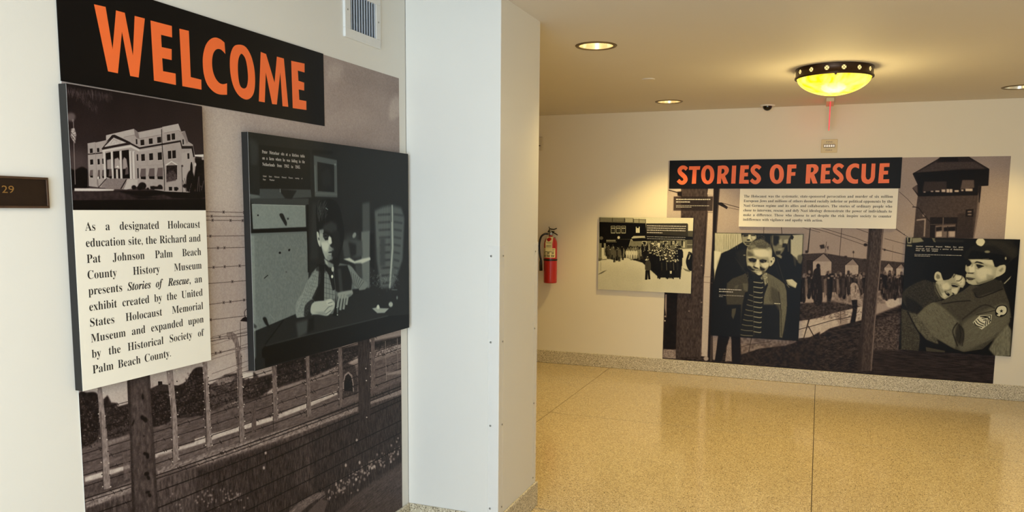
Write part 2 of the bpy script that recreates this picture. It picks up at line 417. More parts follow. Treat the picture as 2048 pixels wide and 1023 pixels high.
# baseboards: terrazzo with eased top
def baseb(name, runs):
    b = MB()
    for (a, c) in runs: b.box(a, c)
    return struct(b, name, M['base'], bevel=0.004)
t_ = 0.012
baseb('baseboard_back', [((XF, D-t_, 0), (XR, D, BH))])
baseb('baseboard_left', [((XL, YB, 0), (XL+t_, CY0, BH))])
baseb('baseboard_column', [((XL+t_, CY0-t_, 0), (CX1+t_, CY0, BH)), ((CX1, CY0, 0), (CX1+t_, CY1+t_, BH)), ((XL, CY1, 0), (CX1, CY1+t_, BH))])
baseb('baseboard_right', [((XR-t_, YB, 0), (XR, D-t_, BH))])
# ceiling with round openings for the recessed lamps
def ceiling():
    holes = [(-1.222, 4.430, .098), (-1.246, 6.865, .098), (1.310, 6.850, .098), (1.310, 4.430, .098)]
    def loop(c, r, n=40): return [Vector((c[0]+r*math.cos(2*pi*i/n), c[1]+r*math.sin(2*pi*i/n), H)) for i in range(n)]
    # L-shaped low ceiling: hall (x > column face) and the corridor behind the column
    outer = [Vector(p+(H,)) for p in ((CX1, YB), (XR, YB), (XR, D), (XF, D), (XF, CY0+.005), (CX1, CY0+.005))]
    L = [outer]+[loop(h, h[2]) for h in holes]; tri = tessellate_polygon(L); vs = [v for l in L for v in l]
    fs = []
    for a, b, c in tri:
        if (vs[b]-vs[a]).cross(vs[c]-vs[a]).z > 0: a, c = c, a
        fs.append((a, b, c))
    mb = MB().add(vs, fs)
    mb.box((XF, YB-.1, H+.25), (XR+.1, D+.1, H+.3))                 # slab above
    mb.box((CX1, YB, H), (CX1+.012, CY0, H+.34))                    # drop at the edge of the tall bay
    mb.box((XL-.1, YB-.1, 2.8), (CX1+.05, CY0+.1, 2.86))
    return struct(mb, 'ceiling', M['ceiling'])
ceiling()
#@@ART
# ---- sheet planes (x = XL wall, y = D wall); thin sheets sit on the wall, boards stand 28 mm / 20 mm off
XW = XL+0.0015; XB = XL+0.028; YW = D-0.0015; YBd = D-0.020
def grad(a, b, c=0): return lambda u, v: a+(b-a)*v+c*u
# ================= mural on the left wall: fenced camp
def art_mural_left():
    A = Art(0, XW, (1.488, 3.2105), (0.129, 2.128), 800, 150)
    A.fill([np.array([(0, 0), (A.W, 0), (A.W, A.H), (0, A.H)])], lambda u, v: 172-22*u-12*v, tex=5, cell=90)
    A.z(400, 0, 3.936)
    A.P(172, 1040,500,1120,520,1110,600,1050,640,1000,600, b=25, a=.5, sm=1)
    A.P(120, 1150,560,1560,640,1560,760,1300,700,1180,640, b=40, a=.35, sm=1)
    A.P(178, 1500,800,1560,760,1570,900,1490,940, b=16, a=.6, sm=1)
    A.P(162, 980,900,1250,850,1400,960,1200,1023,980,1023, b=40, a=.4, sm=1)
    A.z(0, 0, 1)
    A.P(185, 404,212,490,230,490,430,415,430, b=30, a=.5)
    # wires against the sky
    W0 = [(423,425),(432,433),(440,441),(472,471),(496,494),(535,530),(567,560),(609,598),(640,630),(678,663),(683,668),(709,692)]
    for a, b in W0:
        A.L(70, 1.3, 405, a+(a-b)*.1, 502, b, a=.85)
        for k in range(random.randint(1, 3)):
            x = random.uniform(418, 492); y = a+(b-a)*(x-413)/87; A.L(50, 1.2, x-1.5, y-2.5, x+1.5, y+2.5); A.L(50, 1.2, x+1.5, y-2.5, x-1.5, y+2.5)
    # ---- lower landscape
    A.z(150, 740, 3.614)
    A.P(78, 0,470,400,420,560,395,960,290,1265,205,1800,60,2400,-140,2400,1200,0,1200, b=3, tex=16, cell=(14, 3))
    A.P(26, 20,195,90,160,165,175,175,330,175,450,140,520,60,560,20,600, b=3, tex=10, cell=6, sm=1)
    A.P(44, 165,380,300,330,400,330,400,470,250,500,180,520, b=5, tex=14, cell=7)
    A.P(34, 205,210,235,180,262,232,300,236,312,262,400,235,400,400,200,420, b=2, tex=12, cell=6)
    A.P(26, 540,135,605,105,690,112,700,330,690,372,600,405,560,410, b=2, tex=10, cell=5)
    A.P(20, 600,80,630,80,632,112,602,112); A.P(40, 545,140,620,100,780,112,790,140,640,150,560,150)
    A.P(120, 722,175,770,185,772,240,722,230, b=1, tex=20); A.P(40, 735,180,745,182,745,225,736,222)
    A.P(30, 700,150,800,80,860,-10,935,-20,952,40,935,300,880,330,760,345,705,330, b=3, tex=14, cell=5, sm=1)
    A.P(48, 950,110,1100,60,1185,70,1185,215,1050,270,960,300, b=3, tex=20, cell=8)
    A.P(40, 1205,80,1400,40,1400,150,1215,215, b=3, tex=16, cell=7)
    A.z(400, 660, 2.819)
    A.P(58, 62,310,140,250,200,240,300,232,330,260,300,330,180,380,62,420, b=3, tex=22, cell=8)
    A.P(112, 85,290,130,262,200,262,170,300,110,315, b=2, tex=20); A.P(190, 236,232,300,228,300,268,240,278, b=1); A.P(150, 262,215,290,205,300,235,262,240, b=1)
    A.P(34, 200,300,420,240,420,320,330,380,240,400, b=3, tex=18, cell=7)
    A.P(30, 430,180,600,140,800,95,800,190,640,262,520,300,430,330, b=4, tex=16, cell=6)
    A.P(34, 790,100,1140,30,1140,70,1000,110,880,150,790,220, b=5, tex=14, cell=6)
    A.P(92, 440,330,780,215,1140,110,1140,330,880,430,440,560, b=8, tex=20, cell=(14, 3), a=.7)
    # leaf and bush texture over the tree masses
    A.z(150, 740, 3.614)
    for (x0, x1, y0, y1, n) in ((30,175,200,560,260),(215,395,265,480,240),(552,700,160,390,200),(800,945,20,320,300),(705,800,180,330,140),(955,1180,90,280,300),(1205,1400,60,180,160)):
        for g, k in ((72, .5), (14, .5), (100, .16)):
            ps = []
            for _ in range(int(n*k)):
                x = random.uniform(x0, x1); y = random.uniform(y0, y1); r = random.uniform(3, 9); t = np.linspace(0, 2*pi, 6, endpoint=False)+random.random(); q = r*np.array([random.uniform(.4, 1.2) for _ in range(6)]); ps.append(np.stack([x+q*np.cos(t), y+q*np.sin(t)], 1))
            A.many(g, ps, .55)
    A.z(400, 660, 2.819)
    for (x0, x1, y0, y1, n) in ((70,300,320,410,240),(430,790,190,300,420),(800,1140,125,180,300)):
        for g, k in ((74, .6), (14, .5), (104, .2)):
            ps = []
            for _ in range(int(n*k)):
                x = random.uniform(x0, x1); y = random.uniform(y0, y1)-(x-x0)*.16; r = random.uniform(2, 7); t = np.linspace(0, 2*pi, 6, endpoint=False); q = r*np.array([random.uniform(.4, 1.2) for _ in range(6)]); ps.append(np.stack([x+q*np.cos(t), y+q*np.sin(t)], 1))
            A.many(g, ps, .5)
    # tunnel arch
    A.P(52, 800,210,830,185,875,200,890,300,885,360,800,380, b=3, tex=18, cell=4)
    A.P(128, 806,340,806,290,815,250,836,232,858,252,866,300,868,345, sm=0, b=.5); A.P(16, 812,342,812,295,820,258,836,244,852,262,860,300,862,345)
    A.strokes(124, 220, 420, 1130, lambda x: 350-.25*(x-420), lambda x: 560-.35*(x-420), 20, 1.6, ang=-18, jit=10, a=.4); A.strokes(44, 220, 0, 1130, lambda x: 470-.22*x, lambda x: 620-.3*x, 22, 2, ang=-18, jit=10, a=.45)
    # road
    A.P(176, -30,612,120,568,220,540,420,482,600,412,690,372,770,342,776,362,690,398,600,438,420,505,220,568,60,612,-30,640, b=1.2, tex=14, cell=8)
    A.z(150, 740, 3.614)
    A.P(172, 70,772,180,738,390,682,396,706,190,775,72,806, b=1.5, tex=18, cell=8); A.P(172, 575,603,700,568,860,520,960,486,1265,372,1265,402,960,515,700,598,580,632, b=1.5, tex=14, cell=7)
    A.P(70, 60,650,390,560,390,600,60,700, b=3, a=.6, tex=14); A.P(120, 240,510,395,460,395,485,240,545, b=2, a=.7, tex=14, cell=4)
    A.P(60, 60,830,400,720,400,800,70,930, b=4, a=.8, tex=18, cell=4)
    # banks
    A.P(118, 75,930,300,850,405,815,410,880,200,960,85,1000, b=4, tex=30, cell=(6,3)); A.P(108, 585,705,800,650,950,590,1265,500,1265,545,1000,640,780,700,600,760, b=4, tex=32, cell=(6,3))
    A.P(92, 600,610,900,540,1265,450,1265,490,900,600,600,700, b=4, tex=20, cell=(8,3), a=.7)
    A.P(64, 80,1000,420,880,600,800,1265,560,2400,60,2400,1200,60,1200, b=6, tex=22, cell=(4,12))
    A.z(400, 660, 2.819)
    A.P(120, -20,735,200,650,420,572,600,520,700,490,890,425,890,455,700,525,560,580,300,668,-20,770, b=3, tex=32, cell=(6,3)); A.P(128, 955,400,1140,330,1140,358,955,418, b=2, tex=22)
    A.P(43, -20,790,300,680,560,600,890,465,1140,370,1140,740,960,860,760,1030,-20,1030, b=6, tex=20, cell=(3,14))
    A.strokes(88, 900, 0, 1135, lambda x: 800-.36*x, lambda x: 1020, 46, 1.6, jit=7, a=.55)
    A.strokes(26, 900, 0, 1135, lambda x: 800-.36*x, lambda x: 1020, 40, 2.2, jit=9, a=.7)
    A.strokes(70, 300, 0, 1135, lambda x: 640-.33*x, lambda x: 760-.33*x, 12, 1.6, jit=25, a=.8)
    A.strokes(112, 260, 530, 640, 600, 900, 70, 1.5, jit=4, a=.4)
    A.z(150, 740, 3.614); A.strokes(92, 260, 600, 1200, 700, 1020, 50, 2, jit=8, a=.5); A.strokes(30, 260, 90, 1200, 900, 1020, 40, 3, jit=12, a=.6)
    for _ in range(26): A.E(155, random.uniform(690, 1265), random.gauss(930, 30)-0.0, random.uniform(4, 8), b=1.5, a=.7)
    A.z(400, 660, 2.819)
    for _ in range(120):
        t = random.random(); x = 720+t*410; y = 930-t*260+random.gauss(0, 26); A.E(random.uniform(130, 200), x, y, random.uniform(2.5, 7), random.uniform(4, 10), b=1.5, a=.6)
    for _ in range(40): A.E(150, random.uniform(0, 230), random.gauss(935, 22), 4, 6, b=1.5, a=.6)
    for x, y in ((795,845),(822,760),(884,620),(370,690),(360,775),(880,840),(900,745)): A.E(190, x, y, 6, 10, b=1.5, a=.75)
    A.P(70, 775,1030,880,925,1000,850,1145,745,1145,1030, b=2, tex=10, cell=5)
    A.strokes(105, 160, 830, 1140, lambda x: 1010-.75*(x-800), 1015, 70, 2, ang=-38, jit=4, a=.5); A.strokes(34, 160, 830, 1140, lambda x: 1020-.75*(x-800), 1015, 70, 2, ang=-38, jit=4, a=.6)
    A.P(86, 495,1030,560,965,640,920,700,905,706,925,640,965,560,1030, b=2, tex=14); A.P(74, 600,1030,680,950,720,960,700,1030, b=2)
    A.strokes(140, 40, 520, 700, lambda x: 1000-.5*(x-500), lambda x: 1030-.4*(x-500), 40, 2, ang=-35, jit=4, a=.7)
    # fence wires of the landscape
    A.z(0, 0, 1)
    for y0, y1, w in ((828,650,1),(850,655,1),(868,672,1.3),(890,684,1),(912,694,1.1),(930,720,1),(955,735,1.3),(978,750,1.2),(1003,770,1.8),(1010,776,1.3),(1040,790,1.6),(1082,798,1.9),(1135,838,1.8),(1180,862,1.7),(1225,890,1.4)):
        xs = np.linspace(150, 806, 12); t = (xs-150)/656; ys = y0+(y1-y0)*t+7*np.sin(t*pi)
        A.L(12, w*1.25, *np.stack([xs, ys], 1).ravel(), a=.85)
        for k in range(14):
            tt = random.random(); x = 150+656*tt; y = np.interp(x, xs, ys); A.L(16, 1.3, x-2, y-2.6, x+2, y+2.6, a=.8)
    # concrete posts
    A.z(150, 740, 3.614)
    def post(g, *c, **k):
        A.P(g*.86 if g > 90 else g, *c, b=.8, tex=20 if g > 90 else 14, cell=(3, 7), **k); 
    post(138, 158,100,190,100,215,300,245,600,256,850,206,862,196,600,175,300); post(140, 655,-40,702,-40,735,300,750,650,706,684,700,400,690,250); post(136, 920,-60,955,-60,975,250,992,550,945,562,942,300,930,100)
    post(130, 1170,-120,1205,-120,1215,250,1232,505,1190,522,1182,200)
    post(100, 346,600,385,575,395,780,352,800, a=.6)
    for px in ((185,300,862,206),(698,200,684,708),(940,60,562,946),(1186,40,522,1192)): A.L(24, 4, px[0], px[1], px[3], px[2], a=.8)
    for x0, y0, x1, y1 in ((160,140,200,840),(205,160,258,840),(678,20,706,660),(735,0,752,640),(928,20,945,540),(962,40,992,540),(1176,-60,1190,500),(1212,0,1232,490)):
        for k in range(9): t = k/8; A.E(20 if k % 2 else 190, x0+(x1-x0)*t, y0+(y1-y0)*t, 4.5)
    post(56, 376,60,540,20,545,300,556,420,580,680,602,1030,413,1030,400,500,386,300); A.P(30, 378,60,400,60,416,500,436,1030,412,1030,400,500, b=3, a=.8); A.P(30, 515,20,540,20,582,680,602,1030,580,1030,545,500, b=3, a=.7)
    A.P(64, 400,60,530,30,560,500,585,1000,440,1000,410,500, b=12, tex=22, cell=(5,12), a=.8); A.strokes(86, 160, 400, 590, 100, 1000, 50, 2, ang=86, jit=4, a=.4); A.strokes(28, 130, 395, 600, 100, 1000, 60, 3, ang=86, jit=4, a=.5)
    for x, y, rx, ry in ((490,190,8,24),(488,342,14,20),(508,356,16,22),(498,475,6,8),(506,602,14,12),(524,618,12,22),(518,748,18,16),(530,776,12,18),(526,880,18,10),(540,902,12,16),(420,380,6,26)): A.E(14, x, y, rx, ry, rot=random.uniform(-25,25), b=4)
    A.z(400, 660, 2.819)
    post(126, 150,12,185,10,208,30,220,70,236,200,242,450,252,622,222,630,214,400,206,200,196,80,180,50,152,38); post(118, 404,195,430,195,436,330,442,505,414,515,409,350); post(120, 596,140,616,140,620,300,629,480,602,492,598,300); post(112, 779,95,800,92,806,300,800,430,782,434)
    post(108, 962,40,984,40,988,250,988,325,966,335); post(74, 290,420,302,404,316,418,318,560,292,575)
    A.L(120, 3, 1045,60,1051,285); A.L(120, 3, 1112,45,1116,220); A.P(150, 1050,238,1140,222,1140,245,1050,252, b=2, a=.7)
    for px in ((215,120,222,630),(409,340,414,570),(598,200,602,490),(781,180,784,434),(963,80,958,380),(28,300,40,680)): A.L(22, 2.6, *px, a=.85)
    for x0, y0, x1, y1 in ((16,200,22,650),(45,220,62,640),(205,100,220,600),(232,90,252,600),(404,230,412,500),(432,200,440,480),(592,160,602,480),(776,120,784,420),(962,60,960,360)):
        for k in range(10): t = k/9; A.E(24 if k % 2 else 180, x0+(x1-x0)*t, y0+(y1-y0)*t, 3)
    A.P(44, 890,50,955,40,960,300,962,560,900,560,892,300, b=2, tex=14, cell=(5,20)); A.strokes(70, 60, 895, 955, 60, 540, 60, 2, jit=3, a=.6)
    for x, y in ((935,215),(938,283),(940,490)): A.E(170, x, y, 4)
    A.L(40, 2.2, 262,-20,262,-60,250,-100, a=0)
    # lamp on the far pole
    A.z(480, 480, 3.789); A.L(34, 4, 38,580,34,545,52,520,74,530, sm=1); A.P(30, 0,612,20,590,40,578,64,590,78,620, b=.5); A.L(40, 3, 2,620,6,830)
    A.z(400, 660, 2.819)
    for a_, b_, w in ((25,5,1.6),(50,20,1.6),(130,92,2),(70,40,1.4),(150,118,1.6),(232,188,2),(270,215,1.6),(300,250,1.4)):
        A.L(44, w, 66, a_+14, 292, b_-24, a=.8)
    A.grain(7, 2); A.grain(4, 5)
    return A
R_SEPIA = [(0, 6, 3, 3), (20, 22, 15, 14), (45, 52, 42, 40), (90, 100, 86, 82), (150, 166, 150, 142), (190, 208, 196, 184), (255, 240, 232, 222)]
# ================= courthouse photograph
def art_court():
    A = Art(0, XB+.0006, (1.4785, 1.9465), (1.5375, 1.8515), 1300, 33)
    A.z(160, 210, 5.385)
    A.fill([np.array([(0, 0), (A.W, 0), (A.W, A.H), (0, A.H)])], lambda u, v: 52-28*v+8*u, tex=2, cell=60)
    A.P(78, -220,500,-20,480,80,520,100,760,-220,780, b=60, a=.5)
    A.P(15, -140,930,1000,915,1400,935,1400,1100,-140,1100, b=3); A.P(40, -140,930,400,925,560,970,700,990,900,960,1000,1000,1300,1010,1400,960,1400,1023,-140,1030, b=6, tex=8, cell=10); A.P(14, 500,960,600,985,760,990,900,1000,640,1010, b=5)
    A.P(12, -140,1025,1400,1010,1400,1130,-140,1130)
    A.P(12, -120,690,-60,700,-20,680,20,665,60,680,90,720,95,890,-120,900, b=6, tex=6, sm=1)
    # bright lawn strip
    A.P(205, -60,895,100,896,370,905,360,920,200,925,-60,925, b=2)
    wb = 150
    # main walls
    A.P(wb, 80,412,160,398,170,402,280,378,280,325,580,255,625,292,885,240,885,235,1058,200,1090,285,1130,278,1165,392,1215,425,1240,560,1250,640,1225,900,1180,940,920,930,600,880,500,910,200,885,95,872,85,500, tex=5, cell=8)
    A.P(182, 280,325,580,255,600,320,460,350,360,345,285,378, a=.5); A.P(188, 885,235,1058,200,1080,275,900,300, a=.5); A.P(175, 640,295,880,250,880,320,640,355, a=.5)
    A.P(110, 580,255,625,292,640,360,610,350,590,318); A.L(90, 3, 470,345,590,320,612,352,640,362,880,318); A.L(96, 3, 905,300,1060,272,1085,290); A.P(120, 1130,278,1165,392,1150,420,1120,345,1095,300)
    A.P(160, 1095,520,1200,480,1225,640,1215,900,1130,920,1090,700)
    # pediment
    A.P(38, 232,470,355,320,540,402,640,455,640,470,540,418,240,482); A.P(178, 262,448,362,350,500,405,270,450, tex=14, cell=4); A.L(90, 2.5, 330,420,362,365,420,400, a=.7); A.P(26, 345,322,372,318,548,402,500,405,362,335,280,400)
    # cornices
    A.P(30, 240,462,545,408,640,455,1085,378,1100,440,1215,440,1235,560,1220,560,1200,468,1095,470,1078,398,640,474,545,424,240,478, b=.5)
    A.P(34, 80,524,240,508,240,520,80,536); A.P(205, 240,485,545,432,640,478,640,500,545,455,240,505, a=.8); A.L(200, 4, 645,492,880,455); A.L(110, 3, 85,420,85,880); A.L(120, 4, 165,410,180,860); 
    # portico voids and columns
    A.P(14, 270,520,335,505,340,790,285,775); A.P(14, 355,500,430,492,440,790,365,790); A.P(12, 448,490,525,480,540,790,455,790)
    A.P(140, 290,590,335,580,340,690,292,690, b=2); A.P(150, 372,580,408,565,430,600,430,690,370,680, b=2); A.P(140, 460,590,475,560,500,580,515,680,460,690, b=2)
    for x in (262, 342, 436, 540, 575): A.L(188, 24, x, 500, x+10, 790, b=1); A.L(110, 5, x+12, 505, x+22, 790, a=.8); A.L(215, 5, x-6, 505, x+4, 790)
    for x, y in ((325,690),(503,672)): A.P(75, x-10,y,x+15,y-4,x+20,y+70,x-18,y+80); A.P(15, x-8,y+80,x+20,y+72,x+18,y+110,x-4,y+110)
    A.P(215, 385,670,405,650,428,672, b=1); A.P(24, 410,690,430,688,435,785,415,785); A.P(175, 385,690,408,690,412,790,388,790)
    # windows
    def win(x0, y0, w, h, s=-.12, g=22): A.P(g, x0, y0, x0+w, y0+w*s, x0+w+3, y0+h+w*s, x0+3, y0+h)
    for x0, y0, w, h in ((650,376,40,58),(740,362,40,58),(830,346,42,62),(935,318,36,66),(985,308,36,66),(600,368,16,55),(658,530,38,72),(744,522,40,72),(836,512,44,80),(945,495,36,84),(992,490,38,84),(610,530,14,70),(616,680,14,110),(1102,370,14,55),(1155,520,20,60),(105,470,30,48),(182,464,24,44),(108,588,32,54),(188,582,22,58),(238,578,14,56)): win(x0, y0, w, h); A.L(200, 2.5, x0-3, y0+h+5, x0+w+4, y0+h+1)
    A.L(170, 3, 650,500,885,485); A.L(120, 2, 640,655,890,640)
    # awnings
    for x, y, w, h in ((650,685,58,85),(740,682,62,85),(830,676,62,92),(190,700,26,70),(236,700,22,65),(105,700,34,60)):
        A.P(88, x+w*.12, y, x+w, y-4, x+w*1.02, y+h*.95, x-w*.1, y+h); A.P(14, x+2, y+h, x+w, y+h*.97, x+w, y+h*1.35, x+6, y+h*1.3)
        for k in range(4): A.L(64, 1.5, x+w*(.2+.2*k), y, x+w*(.1+.22*k), y+h)
    # small pedimented entry
    A.P(200, 915,645,985,600,1052,640,1040,650,985,612,930,656); A.P(140, 945,640,985,615,1025,638); A.P(30, 930,650,1045,645,1045,800,930,800, tex=20, cell=4)
    A.P(60, 930,740,1000,700,1045,760,1030,810,930,830, b=5, tex=20, cell=4)
    A.P(18, 955,880,992,880,992,920,958,920); A.P(18, 1012,882,1045,882,1045,925,1014,920); A.P(16, 755,872,890,878,890,905,758,905, b=3)
    A.L(12, 7, 878,260,885,450,905,700,910,920, sm=1); A.L(16, 5, 1095,660,1105,940); A.E(60, 1100, 655, 12)
    A.E(16, 1200, 700, 14, 90); A.P(14, 1150,760,1200,700,1240,820,1230,920,1150,920, b=5, tex=10, sm=1)
    # steps
    A.P(120, 230,880,285,790,520,790,470,905,300,905, tex=8)
    for k in range(7): y = 800+k*15; A.L(80, 3, 262-k*7, y, 500-k*8, y+8, a=.8)
    A.L(40, 9, 200,885,285,790); A.L(28, 12, 440,900,500,800); A.P(190, 500,800,620,800,620,870,560,905,470,905,500,840, a=.6)
    A.L(60, 5, 190,800,195,880); A.E(200, 198, 782, 8, 14)
    # shrubs, dark right-hand trees
    for x, y, r in ((670,870,44),(580,885,26),(730,900,14),(640,890,28),(790,890,22),(860,880,26),(1040,900,20),(1130,870,24)): A.E(18, x, y, r, r*.9, b=3, tex=12, cell=4)
    A.P(14, 1235,570,1330,580,1340,930,1250,940,1225,800,1245,660, b=4, tex=10, cell=6); A.P(215, 1235,535,1330,530,1330,560,1238,552, b=1); A.P(150, 1310,560,1330,558,1335,590,1312,590, b=2)
    for _ in range(26): x = random.uniform(1140, 1330); A.L(random.choice((90, 10, 12)), 4, x, 930, x+random.uniform(-40, 40), random.uniform(760, 880))
    A.E(190, 1240, 640, 12, 20, b=2)
    # flagpole, flag and lamp globe, palm fronds
    A.z(0, 160, 3.936); A.L(120, 5, 578,330,582,520,592,820, b=.5); A.P(150, 560,385,585,375,600,430,590,500,575,480,555,440, b=2, tex=50, cell=3); A.L(40, 4, 560,410,592,450); A.L(40, 4, 565,440,592,480)
    A.E(95, 560, 290, 34, 34, b=8, a=.8); A.E(110, 574, 318, 8, 12, b=2)
    for _ in range(150):
        x = random.uniform(520, 880); A.L(random.uniform(55, 95), 2.5, x, 45+.12*(x-520)+random.uniform(0, 45), x+random.uniform(-6, 14), 80+.12*(x-520)+random.uniform(10, 60), a=.45)
    for _ in range(90):
        x = random.uniform(560, 760); y = 70+(x-560)*.7+random.uniform(-20, 40); A.L(random.uniform(55, 100), 2.5, x, y, x+random.uniform(-4, 14), y+random.uniform(10, 36), a=.45)
    A.grain(3, 2); return A
R_COURT = [(0, 2, 1, 1), (14, 10, 6, 6), (33, 34, 24, 24), (90, 100, 86, 84), (150, 158, 146, 140), (255, 242, 236, 226)]
# ================= boy at the kitchen table
def art_table_boy():
    A = Art(0, XB+.0006, (2.151, 3.2415), (0.9935, 1.7945), 1000, 29)
    A.grain(1.5, 40)
    A.z(480, 250, 4.091)
    A.P(33, 800,180,1400,250,1400,700,1150,660,830,800, b=30)
    A.P(48, 75,110,130,130,150,180,140,330,90,330, b=16, a=.8); A.P(44, 80,390,130,390,150,540,85,560, b=10, a=.7)
    A.P(21, 155,160,570,205,578,522,163,518, b=1)
    A.P(62, 78,562,160,575,160,520,578,528,585,590,240,605,85,610, b=2); A.P(52, 85,600,562,600,560,655,95,645, b=2); A.P(88, 78,562,150,575,170,590,90,600, b=3)
    A.P(26, 318,522,465,535,440,575,425,605,370,600,340,560, b=3); A.L(120, 7, 328,522,330,548, b=2); A.P(30, 75,330,160,330,160,560,80,560, b=4)
    A.P(10, 90,640,110,640,112,850,545,835,545,650,560,650,560,868,100,888, b=2)
    A.P(122, 95,645,535,656,540,832,106,850, b=1.2, tex=4, cell=6); A.L(150, 4, 98,648,533,659); A.E(16, 147, 737, 7); A.P(24, 322,732,350,724,372,770,384,800,376,824,352,790, b=2.5, sm=1); A.E(40, 392, 765, 8, b=2)
    A.P(106, 88,890,545,872,560,1150,560,1500,82,1700,88,1000, b=1.5, tex=7, cell=6); A.P(100, 88,885,545,868,545,885,90,903, b=2)
    A.P(140, 84,900,118,900,130,1900,98,1950, b=5, a=.5); A.L(16, 12, 552,660,560,1200, b=2)
    A.P(46, 590,640,640,640,640,1100,575,1100, b=14, a=.7)
    A.E(20, 405, 1018, 7)
    # wall picture
    A.P(78, 603,248,792,286,797,590,612,584, b=3); A.P(27, 632,300,770,325,772,548,636,540, b=2); A.L(120, 6, 612,330,618,545, b=3, a=.6); A.L(95, 12, 620,560,792,566, b=3, a=.6); A.P(38, 660,400,720,350,750,420,740,500,680,500, b=14, a=.7); A.E(120, 778, 322, 8, b=3); A.P(20, 590,200,760,215,760,240,590,235, b=6)
    # background drapery, lamp shade
    A.P(70, 1000,640,1060,628,1064,870,1002,880, b=8); A.P(105, 992,872,1062,862,1060,1330,995,1330, b=5); A.P(52, 860,900,960,880,990,1100,850,1100, b=20); A.E(130, 935, 900, 14, 24, rot=20, b=5)
    A.P(86, 1100,700,1160,670,1240,655,1320,676,1345,760,1330,1100,1250,1330,1150,1330,1118,1100, b=12)
    for k in range(11):
        y = 735+k*62; A.L(30, 15, 1130+k*4, y, 1225, y-6, b=5, a=.75); A.L(34, 15, 1262, y-6, 1330-k*5, y+4, b=5, a=.6)
    for k in range(8): A.L(130, 4, 1110+k*14, 700-k*6, 1124+k*12, 1000, b=3, a=.35)
    A.L(190, 14, 1243,655,1248,1000,1225,1330, b=4, a=.7); A.L(20, 5, 1237,640,1240,790, b=2, a=.6)
    A.z(480, 480, 3.789)
    A.P(66, 770,0,925,0,930,120,790,130, b=8); A.P(30, 820,10,880,30,880,110,840,130, b=10); A.P(62, 1060,-20,1100,-20,1100,200,1060,200, b=12); A.P(16, 988,-50,1015,-50,1020,220,985,200, b=6)
    A.P(178, 782,142,830,132,868,158,920,142,985,128,990,148,920,178,870,178, b=4); A.P(60, 870,180,920,175,930,300,880,260, b=10)
    # boy: sleeves, waistcoat, shirt front
    A.P(95, 545,245,600,195,640,178,760,175,830,188,905,278,965,330,950,372,870,378,840,392,760,402,740,560,560,560,500,592,430,586,424,470,470,400,510,325, b=3)
    A.P(128, 545,262,590,200,612,260,604,330,560,440,548,480,492,592,430,584,424,480,470,400,510,310, b=4, sm=1)
    for k in range(13):
        t = k/12; A.L(84, 5, 555-t*110, 240+t*300, 610-t*60, 262+t*290, b=2.5, a=.55)
    for k in range(5): A.L(96, 3, 520+k*18, 300-k*14, 440+k*26, 560-k*30, b=2, a=.5)
    A.P(30, 500,485,540,450,562,462,548,520,536,578,490,584,486,530, b=3, sm=1)
    A.P(122, 640,205,700,240,722,440,640,462,632,330, b=3)
    for k in range(6): A.L(70, 5, 640, 245+k*38, 715, 270+k*36, b=1.5, a=.7)
    for k in range(3): A.L(76, 5, 652+k*22, 225, 655+k*24, 450, b=1.5, a=.6)
    A.P(20, 600,185,640,185,636,470,570,466,545,440,590,345, b=2); A.P(24, 640,178,690,200,705,230,722,372,702,380,672,262,645,220, b=2)
    A.P(24, 705,195,830,188,850,300,842,380,760,402,725,385, b=4); A.P(60, 740,215,765,215,780,390,755,400, b=5, a=.7)
    A.P(118, 815,190,850,205,905,280,965,325,948,368,880,376,858,330,835,250, b=4, sm=1)
    for k in range(7): A.L(60, 5, 842+k*16, 240+k*12, 850+k*8, 330+k*6, b=2, a=.7)
    A.P(118, 545,262,590,200,612,260,604,330,560,440,548,480,492,592,430,584,424,480,470,400,510,310, b=4, sm=1, a=.16, tex=70, cell=4)
    A.E(225, 701, 218, 8, 13, b=1.5); A.E(225, 698, 275, 8, 13, b=1.5)
    # table
    A.P(30, 190,790,330,604,540,572,740,556,930,520,1130,560,1130,575,200,800, b=1.5); A.L(12, 7, 190,790,330,604, b=1)
    A.P(78, 425,625,512,600,508,700,440,738, b=10, a=.6); A.P(18, 520,600,560,580,560,680,510,700, b=8)
    A.P(9, 165,830,190,798,1130,574,1300,560,1300,665,250,942,192,962,188,892,168,888, b=1); A.L(72, 5, 195,800,520,716,1120,572, b=2.5, a=.8)
    # hands
    A.P(160, 538,500,566,466,640,456,690,444,722,482,716,510,690,545,660,572,600,562,540,556, b=2.5, sm=1); A.P(178, 650,460,690,446,712,480,690,500,660,490, b=5, a=.7)
    for c in ((640,540,672,505,700,495),(650,560,690,530),(668,478,700,468)): A.L(60, 4, *c, b=2, a=.8)
    A.P(120, 560,545,640,540,660,570,600,562, b=6, a=.7)
    A.P(16, 724,400,735,560,740,575,700,575,716,520,722,470, b=3)
    for c in ((756,418,744,470,740,506),(776,420,766,480,760,526),(797,418,790,480,784,520),(816,414,812,450,806,486)): A.L(26, 24, *c, sm=1, b=3); A.L(132, 16, *c, sm=1, b=2)
    A.P(138, 742,400,800,384,850,380,856,404,826,430,790,440,750,438, b=4, sm=1); A.L(84, 3, 768,412,764,436, b=2, a=.7); A.L(84, 3, 790,408,786,436, b=2, a=.7); A.P(90, 800,420,850,400,830,430, b=4, a=.6)
    A.P(26, 850,372,900,366,905,400,860,412, b=4); A.E(150, 735, 510, 5); A.E(160, 738, 565, 5)
    # bowl, apple, plant
    A.P(150, 1000,516,1030,510,1048,488,1062,514,1130,516,1095,550,1040,552, b=3); A.E(205, 1046, 505, 10, 16, b=4); A.E(160, 1142, 486, 16, 20, b=4, tex=20)
